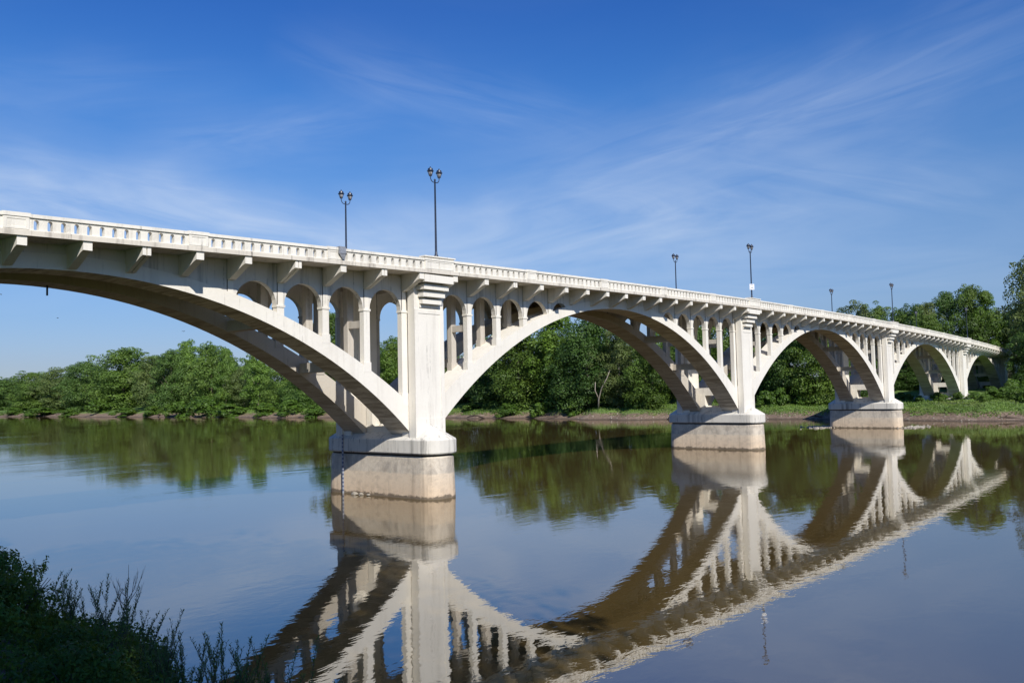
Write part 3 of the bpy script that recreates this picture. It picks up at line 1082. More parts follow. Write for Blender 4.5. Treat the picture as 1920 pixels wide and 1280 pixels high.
TREES = [
    (165, 540.6, 3.5, 18.5, 13.2, 'b', 'low blue-green tree at the left edge of the far bank wood'),
    (160, 488.9, 3.2, 20.5, 12.3, 'a', 'low rounded tree beside the leftmost tree of the far bank'),
    (160, 453.1, 3.2, 22, 11.7, 'c', 'round tree with flat even top, third from the left on the far bank'),
    (158, 415.9, 2.9, 23.9, 11.1, 'b', 'dark tree rising on the left shoulder of the big dome-topped tree'),
    (163, 386.7, 3.4, 28.3, 15, 'a', 'large dome-topped tree, highest of the left half of the far wood'),
    (158, 345.3, 2.9, 23.8, 9.5, 'c', 'mid-green tree in the dip right of the dome-topped tree'),
    (165, 327.8, 3.5, 29.3, 8.5, 'd', 'tallest narrow-topped tree of the left wood with a small tufted peak'),
    (158, 328.3, 2.9, 25.5, 9, 'b', 'dark leaning crown left of the tall tuft-topped tree'),
    (160, 296.8, 3.2, 26, 9.5, 'a', 'broad bright tree right of the tall tuft-topped tree'),
    (156, 280.3, 2.6, 24.2, 5.6, 'd', 'ragged upright tree at the right end of the left wood before the sky gap'),
    (160, 273.1, 3.2, 16.3, 6.2, 'c', 'thin greyish tree standing in the sky gap left of the arch'),
    (158, 259.7, 2.9, 24, 7.1, 'd', 'upright bright green tree whose top meets the underside of the arch'),
    (158, 243.4, 2.9, 16.4, 6.9, 'a', 'leafy tree half hidden under the nearest arch'),
    (158, 228.1, 2.9, 15.4, 8.1, 'b', 'dark tree behind the foot of the nearest arch'),
    (165, 219.9, 3.5, 33.6, 8.5, 'a', 'tree whose top shows between the spandrel columns left of the nearest pier'),
    (160, 194.9, 3.2, 23.6, 8.6, 'b', 'dark tree behind the columns just left of the nearest pier'),
    (160, 181.3, 3.2, 22.9, 7.4, 'd', 'light green tree in the gap left of the nearest pier shaft'),
    (165, 170.0, 3.5, 20.3, 8.3, 'c', 'tree hidden behind the shaft of the nearest pier'),
    (170, 157.6, 3.8, 15.5, 8, 'c', 'pale tree behind the grassy clearing right of the nearest pier'),
    (160, 135.1, 3.2, 20.5, 8.5, 'b', 'dark tree at the left of the big clump under the second arch'),
    (155, 120.1, 2.5, 25.5, 9.0, 'a', 'dense tree left of centre in the clump under the second arch'),
    (158, 108.4, 2.9, 26.6, 10.2, 'd', 'tallest tree of the clump under the second arch, touching its crown'),
    (152, 92.8, 2.1, 24.5, 8.5, 'b', 'full-crowned tree in the middle of the clump under the second arch'),
    (150, 81.9, 1.8, 20.5, 6.5, 'c', 'tree with pale leaning trunk at the right of the clump under the second arch'),
    (148, 70.6, 1.3, 17, 6.5, 'a', 'bushy large-leaved tree low beside the middle pier'),
    (170, 79.0, 3.8, 21, 6.5, 'd', 'tree whose top shows through the far rib openings of the second arch'),
    (160, 63.7, 3.2, 21, 7, 'b', 'tree behind the ribs left of the middle pier'),
    (165, 57.9, 3.5, 22.5, 7, 'a', 'tree seen between the columns left of the middle pier'),
    (175, 51.3, 4.1, 21.5, 7, 'c', 'pale tree seen between the columns right of the middle pier'),
    (165, 40.7, 3.5, 19.5, 6.5, 'b', 'dark tree at left under the third arch'),
    (162, 32.9, 3.3, 19, 6.5, 'a', 'bright full tree at right under the third arch'),
    (185, 32.4, 4.6, 19, 7, 'b', 'tree behind the ribs of the third arch'),
    (235, 47.2, 7.5, 24.5, 6, 'c', 'rounded tree rising first over the deck right of the third arch'),
    (235, 40.8, 7.5, 23.0, 5.2, 'a', 'small even tree over the deck left of the last tall lamp'),
    (230, 33.1, 7.2, 21.5, 5.2, 'd', 'low tree behind the deck just right of the last near lamp'),
    (230, 28.6, 7.2, 22.5, 4.8, 'b', 'dark pointed tree over the deck before the high grove'),
    (215, 21.4, 6.4, 19, 5.5, 'a', 'bright yellow-green tree low behind the railing, left of the high grove'),
    (235, 21.0, 7.5, 25.5, 5, 'b', 'tall dark tree forming the left shoulder of the high grove'),
    (235, 15.3, 7.5, 26.5, 5.4, 'a', 'tallest rounded tree of the grove behind the bridge end'),
    (235, 10.3, 7.5, 25, 5, 'd', 'airy tree with sky gaps right in the grove behind the bridge end'),
    (240, 8.3, 7.8, 19, 5.5, 'c', 'tree low at the back of the grove behind the bridge end'),
    (205, 24.9, 5.8, 10.2, 6.5, 'b', 'dark tree behind the fourth arch'),
    (210, 18.1, 6.1, 11.2, 6.5, 'c', 'shaded tree behind the ribs of the fourth arch'),
    (200, 31.7, 5.5, 6.3, 5.1, 'a', 'low tree seen right of the third pier under the fourth arch'),
    (196, -9.5, 5.2, 31.0, 7.5, 'c', 'tall open-crowned tree with bare grey limbs at the right edge of the photo'),
    (232, 25.5, 7.3, 23.0, 4.6, 'c', 'pale tree between the dark pointed tree and the high grove'),
    (236, 2.5, 7.6, 20.5, 5.0, 'b', 'dark low tree in the gap between the grove and the big open-crowned tree'),
    (194, -21.5, 5.0, 27.0, 6.0, 'a', 'tree on the far bank just beyond the right edge of the photo'),
    (197, -15.5, 5.2, 24.0, 5.5, 'b', 'dark tree at the right edge in front of the tall open-crowned tree'),
    (187, -9.5, 4.8, 15.0, 5.0, 'b', 'dark shaded tree in front of the bridge end at the right edge'),
    (200, -8.0, 5.5, 17.0, 5.0, 'b', 'dark tree overhanging the railing at the far end of the bridge'),
    (214, -9.0, 6.4, 22.0, 6.0, 'a', 'dark green tree just behind the end of the near railing'),
]
SHRUBS = [
    (157, -9.5, 2.6, 2.6, 'dark shrub on the mud bank left of the tall shaded shrub at the right edge'),
    (155.5, -13, 3, 3, 'shrub at the right edge of the photo overhanging the mud'),
    (164, -4, 2.4, 2.2, 'low shrub beneath the last arch, nearest the fourth pier'),
    (170, -7, 3.6, 3.2, 'large shaded shrub below the dark tree at the bridge end'),
    (158, 9, 1.3, 1.6, 'small low shrub on the grass right of the third pier'),
    (161, 6, 1.8, 1.7, 'rounded shrub on the grass in front of the fourth arch'),
    (154, -4.5, 1.4, 1.9, 'low weedy shrub at the top of the mud bank below the last arch'),
    (157.5, 27, 2, 1.8, 'rounded shrub just left of the third pier base'),
    (160, 24, 2.6, 2.2, 'leafy shrub behind the third pier base'),
    (176, -10.5, 4.2, 3.4, 'tall dark shrub at the foot of the tree at the right edge'),
    (148, 483.1, 4, 7, "rounded shrub at the water's edge, leftmost of the far shore"),
    (148, 447.1, 4.5, 11, 'wide shrub below the low rounded tree, second from the left on the far shore'),
    (147, 408.9, 3.5, 6, 'rounded shrub under the flat-topped round tree on the far shore'),
    (148, 378.8, 6, 7, 'tall shrub left of the foot of the dome-topped tree'),
    (147, 349.8, 3.5, 7, 'shrub at the foot of the dome-topped tree'),
    (148, 327.1, 4, 5, 'shrub right of the foot of the dome-topped tree'),
    (148, 304.1, 6, 7, 'shrub at the foot of the tall tuft-topped tree'),
    (147, 281.2, 7.6, 8.8, 'large bright green shrub, broadest mound on the left part of the far shore'),
    (147, 263.4, 5, 8, 'bright green shrub just right of the broadest mound on the far shore'),
    (147, 238, 4, 7, 'green shrub at the waterline left of the nearest arch foot'),
    (147, 222.9, 4.3, 5.9, 'low shrub under the nearest arch, near its foot'),
    (147, 208.6, 3.8, 5.7, 'lowest shrub on the shore left of the nearest pier base'),
    (147, 186.6, 4, 5.5, 'shrub seen low between the ribs of the nearest arch'),
    (147, 166.5, 4.6, 5.2, 'shrub behind the shaft of the nearest pier'),
    (155, 139.7, 2.4, 3.3, 'small shrub in the grassy clearing right of the nearest pier'),
    (147, 118.6, 3.5, 4, 'low dark shrub overhanging the mud right of the grassy clearing'),
    (148, 107.5, 3.6, 3, 'shrub at the foot of the dense tree under the second arch'),
    (146, 94, 3.2, 3.2, 'shrub on the mud bank in the middle of the second arch'),
    (146, 74.5, 6, 2.7, 'bright leafy shrub left of the base of the middle pier'),
    (155, 43.3, 3.6, 2.6, 'light shrub just right of the middle pier'),
    (158, 40.5, 4, 3, 'largest bright shrub between the second and third piers on the shore'),
    (160, 35.4, 2.7, 2.9, 'low shrub at the foot of the bright tree under the third arch'),
    (165, 14.9, 1.6, 1.6, 'dark shrub just right of the third pier'),
    (163, 12.7, 1.6, 1.2, 'small dark shrub next to the third pier under the fourth arch'),
    (160, 1.6, 1.6, 1.5, 'small shrub in front of the fourth pier'),
    (162, -1.1, 1.6, 2.1, 'shrub at right of the fourth pier base'),
    (162, -4.7, 1.9, 2.8, 'shrub in the shade of the fifth arch'),
    (165, -7.7, 3.4, 3.4, 'tall shaded shrub at the right edge under the bridge end'),
    (160, -10, 1.6, 2.8, 'dark shrub low at the right edge above the mud'),
    (158, 4.2, 1.6, 1.7, 'low shrub on the grass left of the fourth pier'),
]
for i, (x, y, z, h, r, kind, label) in enumerate(TREES):
    plant_tree(x, y, terrain_z(x, y), h + (z - terrain_z(x, y)), r, kind, label, i)

for i, (x, y, h, r, label) in enumerate(SHRUBS):
    z = terrain_z(x, y)
    o = link(bpy.data.objects.new('bank_shrub', SHRUBM[i % 3]))
    o.location = (x, y, z - 0.3); o.rotation_euler = (0, 0, i * 1.7); o.scale = (r / 4.0, r / 4.0, (h + 0.3) / 5.0)
    tag(o, label, 'shrub', 'shrubs along the far shore')

# the leaning pale trunks on the river side of one tree
for ch in [o for o in bpy.data.objects if o.get('label', '').startswith('tree with pale leaning trunk')]:
    lean_ = Matrix.Rotation(-ch.rotation_euler.z, 4, 'Z')
    bm = bmesh.new()
    for q_, r_ in ((((-5.2, 3.0, -0.8), (-6.6, 1.9, 2.6), (-7.3, 0.4, 5.6), (-7.6, -1.6, 8.2), (-7.1, -2.6, 11.0)), 0.19), (((-6.7, 1.8, 2.8), (-7.4, 2.4, 5.0), (-7.3, 2.3, 7.2)), 0.11)):
        tube(bm, [lean_ @ Vector(p_) for p_ in q_], [r_ * (1.1 - 0.17 * n_) for n_ in range(len(q_))], 8)
    obj('trunk', bm, M_PALEBARK, ch, True)

# woodland filling the depth behind the front trees: one mass nobody could count
Ps, Ns, Ss, Ts = [], [], [], []
r2 = np.random.default_rng(5)
tx = sorted((t[1], t[0], t[2] + t[3]) for t in TREES if t[0] < 190)
for y in np.arange(46, 600, 5.0):
    near = sorted(tx, key=lambda q: abs(q[0] - y))[:3]
    topz = min(q[2] for q in near) * 0.93
    if 258 < y < 285: topz *= 0.7
    if 146 < y < 166: continue
    for row in range(2):
        P, N, S, t = lobes_crown(r2, 24, 6.0, topz - 3, SH['b'], 1500, 0.62, 0.0)
        P[:, 0] += 172 + row * 9 + r2.normal() * 2; P[:, 1] += y + r2.normal() * 2; P[:, 2] += 3
        Ps.append(P); Ns.append(N); Ss.append(S); Ts.append(t * 0.8)
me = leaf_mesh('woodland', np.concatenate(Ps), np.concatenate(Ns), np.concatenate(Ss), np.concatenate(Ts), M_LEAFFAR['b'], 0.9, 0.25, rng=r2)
o = link(bpy.data.objects.new('woodland', me))
tag(o, 'deep green wood filling in behind the trees of the far bank', 'woodland', kind='stuff')
Ps, Ns, Ss, Ts = [], [], [], []
for y in np.arange(-40, 60, 6.0):
    for xb, hh in ((250, 15), (262, 17)):
        P, N, S, t = lobes_crown(r2, 14, 6.5, hh, SH['b'], 900, 0.62, 0.0)
        P[:, 0] += xb + r2.normal() * 2; P[:, 1] += y + r2.normal() * 2; P[:, 2] += 8
        Ps.append(P); Ns.append(N); Ss.append(S); Ts.append(t * 0.7)
me = leaf_mesh('woodland', np.concatenate(Ps), np.concatenate(Ns), np.concatenate(Ss), np.concatenate(Ts), M_LEAF['b'], 0.9, 0.25, rng=r2)
o = link(bpy.data.objects.new('woodland', me))
tag(o, 'shaded wood closing the view behind the far end of the bridge', 'woodland', kind='stuff')

# grass and weeds on the far bank
r3 = np.random.default_rng(8)
n = 90000
gx, gy = [], []
Y_ = r3.uniform(-25, 330, n)
D_ = 2.8 + 2.2 * np.array([mn.noise((y * 0.3, 4.0, 0)) for y in Y_]) + r3.gamma(1.5, 6.5, n)
X_ = np.array([far_bank_x(y) for y in Y_]) + D_
keep = (D_ < 60) & ((Y_ < 70) | (r3.random(n) < 0.35) | ((Y_ > 125) & (Y_ < 175)))
X_, Y_ = X_[keep], Y_[keep]
Z_ = np.array([terrain_z(a, b) for a, b in zip(X_, Y_)])
h_ = r3.uniform(0.08, 0.26, len(X_))
P = np.stack([X_, Y_, Z_ + h_ * 0.7], 1)
N = r3.normal(size=P.shape) * np.array([1, 1, 0.35]) + np.array([-0.4, -0.5, 0.5])
ax = r3.normal(size=P.shape) * 0.35 + np.array([0, 0, 1.0])
pt = np.array([mn.noise((a * 0.12, b * 0.12, 9)) for a, b in zip(X_, Y_)])
me = leaf_mesh('grass', P, N, h_, 0.5 + 0.5 * pt + 0.25 * r3.normal(size=len(P)), M_GRASS, 0.9, 0.2, axis=ax, rng=r3)
o = link(bpy.data.objects.new('grass', me))
tag(o, 'bright green grass and weeds on the far bank', 'grass', kind='stuff')

# ------------------------------------------------------------------ stones, rubble, driftwood
def stone_bm(rng, s):
    bm = bmesh.new()
    bmesh.ops.create_icosphere(bm, subdivisions=2, radius=1.0)
    for v_ in bm.verts:
        v_.co *= 0.75 + 0.5 * mn.noise(v_.co * 1.3 + Vector((rng.uniform(0, 50), 0, 0))) * 0.6 + rng.uniform(-0.05, 0.05)
        v_.co.x *= s[0]; v_.co.y *= s[1]; v_.co.z *= s[2]
    return bm


r4 = np.random.default_rng(3)
stones = [(-1.95, 7.05, 0.30, 'largest pale stone at the waterline of the nearest pier'), (-1.85, 6.45, 0.22, 'pale stone between the largest and the last stone at the nearest pier'), (-1.85, 5.6, 0.17, 'small pale stone, rightmost at the waterline of the nearest pier')]
for x, y, s, lab in stones:
    o = obj('stone', stone_bm(r4, (s, s * 1.4, s * 0.7)), M_ROCK, loc=(x, y, 0.06))
    tag(o, lab, 'stone', 'stones at the foot of the nearest pier')
bm = bmesh.new()
for i in range(430):
    u = r4.random()
    if u < 0.40: x, y, s = 110 + r4.normal() * 2.2, BY1 + 1.6 + r4.normal() * 1.4, r4.uniform(0.1, 0.38)
    elif u < 0.80: x, y, s = 112.5 + r4.normal() * 2.4, -1.9 + r4.normal() * 1.0, r4.uniform(0.08, 0.3)
    else:
        y = r4.uniform(-20, 100); x = far_bank_x(y) + abs(r4.normal()) * 1.6; s = r4.uniform(0.08, 0.3)
    z = max(0.0, terrain_z(x, y))
    t = stone_bm(r4, (s, s * r4.uniform(0.7, 1.4), s * 0.7))
    bmesh.ops.translate(t, verts=t.verts, vec=(x, y, z + 0.02))
    me = bpy.data.meshes.new('tmp'); t.to_mesh(me); t.free(); bm.from_mesh(me); bpy.data.meshes.remove(me)
o = obj('rubble', bm, M_ROCK)
tag(o, 'pale broken rubble around the third pier and along the mud shore', 'rubble', kind='stuff')
bm = bmesh.new()
tube(bm, [(144.3, 131.8, 0.35), (144.6, 130.4, 0.75), (144.7, 128.6, 0.8), (144.5, 126.4, 0.45), (144.3, 124.6, 0.2)], [0.1, 0.22, 0.26, 0.2, 0.08], 8)
tube(bm, [(144.7, 129.3, 0.7), (144.1, 128.8, 1.3), (143.9, 128.2, 1.6)], [0.12, 0.08, 0.03], 6)
o = obj('driftwood_log', bm, M_LOG, None, True)
tag(o, 'dark driftwood log lying on the mud right of the nearest pier', 'log')

log0 = o
for i, (y, rz, sc, lab) in enumerate([(98.0, 0.5, 0.8, 'driftwood on the mud under the middle of the second arch'), (62.5, 1.9, 0.7, 'driftwood on the shore just left of the middle pier base'), (28.0, -0.4, 0.7, 'driftwood on the rubble between the second and third piers'), (262.0, 0.9, 1.3, 'fallen limb at the waterline under the sky gap left of the nearest arch'), (318.0, 2.4, 1.3, 'fallen limb at the waterline below the tall tuft-topped tree'), (-11.0, 0.3, 0.7, 'driftwood on the mud at the right edge of the far shore')]):
    c = log0.copy(); COL.objects.link(c)
    M_ = Matrix.Translation((far_bank_x(y) + 0.9, y, 0.35)) @ Matrix.Rotation(rz, 4, 'Z') @ Matrix.Scale(sc, 4) @ Matrix.Translation((-144.5, -128.2, -0.3))
    c.matrix_world = M_
    tag(c, lab, 'log', 'driftwood along the far shore')
log0['group'] = 'driftwood along the far shore'

# ------------------------------------------------------------------ foreground bank plants
r5 = np.random.default_rng(21)


def fore_shrub(x, y, h, r, leaves, size, label, mat=M_FORE):
    root = empty('leafy_shrub', (x, y, terrain_z(x, y)))
    tag(root, label, 'shrub', 'shaded shrubs on the near bank')
    P, N, S, t = lobes_crown(r5, 40, r, h, lambda z: math.sqrt(max(0, 1 - (z / 1.03) ** 2)) * 1.0, leaves, size, 0.0)
    # sprays of leaves on upright shoots break the outline
    for i in range(26):
        a = r5.uniform(0, 2 * PI); d = r * math.sqrt(r5.random()) * 0.95
        zt = h * (0.70 + 0.3 * math.sqrt(max(0, 1 - (d / r) ** 2))) * r5.uniform(0.9, 1.15)
        m = 26
        u = r5.random(m)
        q = np.stack([d * math.cos(a) + (u - 0.5) * 0.12 + r5.normal(size=m) * 0.05, d * math.sin(a) + r5.normal(size=m) * 0.05, zt - 0.55 * (1 - u) ** 1.0], 1)
        P = np.concatenate([P, q]); N = np.concatenate([N, r5.normal(size=(m, 3)) + np.array([0, 0, 0.8])])
        S = np.concatenate([S, size * r5.uniform(0.4, 0.9, m)]); t = np.concatenate([t, r5.random(m)])
    me = leaf_mesh('foliage', P, N, S, t, mat, 0.8, 0.25, rng=r5)
    o = link(bpy.data.objects.new('foliage', me)); o.parent = root
    bm = bmesh.new()
    for i in range(9):
        a = r5.uniform(0, 2 * PI); d = r * r5.uniform(0.2, 0.8)
        tube(bm, [(0.1 * math.cos(a), 0.1 * math.sin(a), -0.2), (d * 0.5 * math.cos(a), d * 0.5 * math.sin(a), h * 0.45), (d * math.cos(a), d * math.sin(a), h * 0.85)], [0.03, 0.02, 0.008], 5)
    obj('stem', bm, M_TWIG, root, True)
    return root


def shoot(x, y, z, h, lean, label, leafy=True, name='willow_shoot'):
    root = empty(name, (x, y, z))
    tag(root, label, 'plant', 'willow shoots on the near bank')
    a = r5.uniform(0, 2 * PI)
    f = lambda t: (lean * t * t * math.cos(a) * h, lean * t * t * math.sin(a) * h, h * t)
    bm = bmesh.new()
    tube(bm, [f(i / 6) for i in range(7)], [0.011 * (1.1 - i / 6) + 0.003 for i in range(7)], 5)
    sides = []
    for i in range(r5.integers(2, 5)):
        t0 = r5.uniform(0.35, 0.75); b = r5.uniform(0, 2 * PI); L = h * r5.uniform(0.12, 0.25)
        p0 = Vector(f(t0)); p1 = p0 + Vector((math.cos(b) * L * 0.45, math.sin(b) * L * 0.45, L))
        tube(bm, [p0, (p0 + p1) / 2 + Vector((math.cos(b), math.sin(b), 0)) * 0.02, p1], [0.006, 0.005, 0.003], 4)
        sides.append((p0, p1))
    obj('stem', bm, M_TWIG, root, True)
    P, A = [], []
    m = int(46 * h)
    for i in range(m):
        t = 0.22 + 0.78 * (i + r5.random()) / m
        b = i * 2.4
        p = Vector(f(t)); d = Vector((math.cos(b), math.sin(b), 0.9 + 0.5 * r5.random())).normalized()
        P.append(p + d * 0.05); A.append(d)
    for p0, p1 in sides:
        for i in range(14):
            p = p0.lerp(p1, (i + 1) / 14); b = i * 2.4
            d = Vector((math.cos(b), math.sin(b), 0.9)).normalized()
            P.append(p + d * 0.04); A.append(d)
    P = np.array(P); A = np.array(A)
    N = np.cross(A, np.cross(A, np.array([[0, 0, 1.0]]))) * -1 + r5.normal(size=P.shape) * 0.3
    me = leaf_mesh('foliage', P, N, r5.uniform(0.035, 0.062, len(P)), r5.random(len(P)), M_WILLOW, 0.42, 0.1, axis=A, rng=r5)
    o = link(bpy.data.objects.new('foliage', me)); o.parent = root
    return root


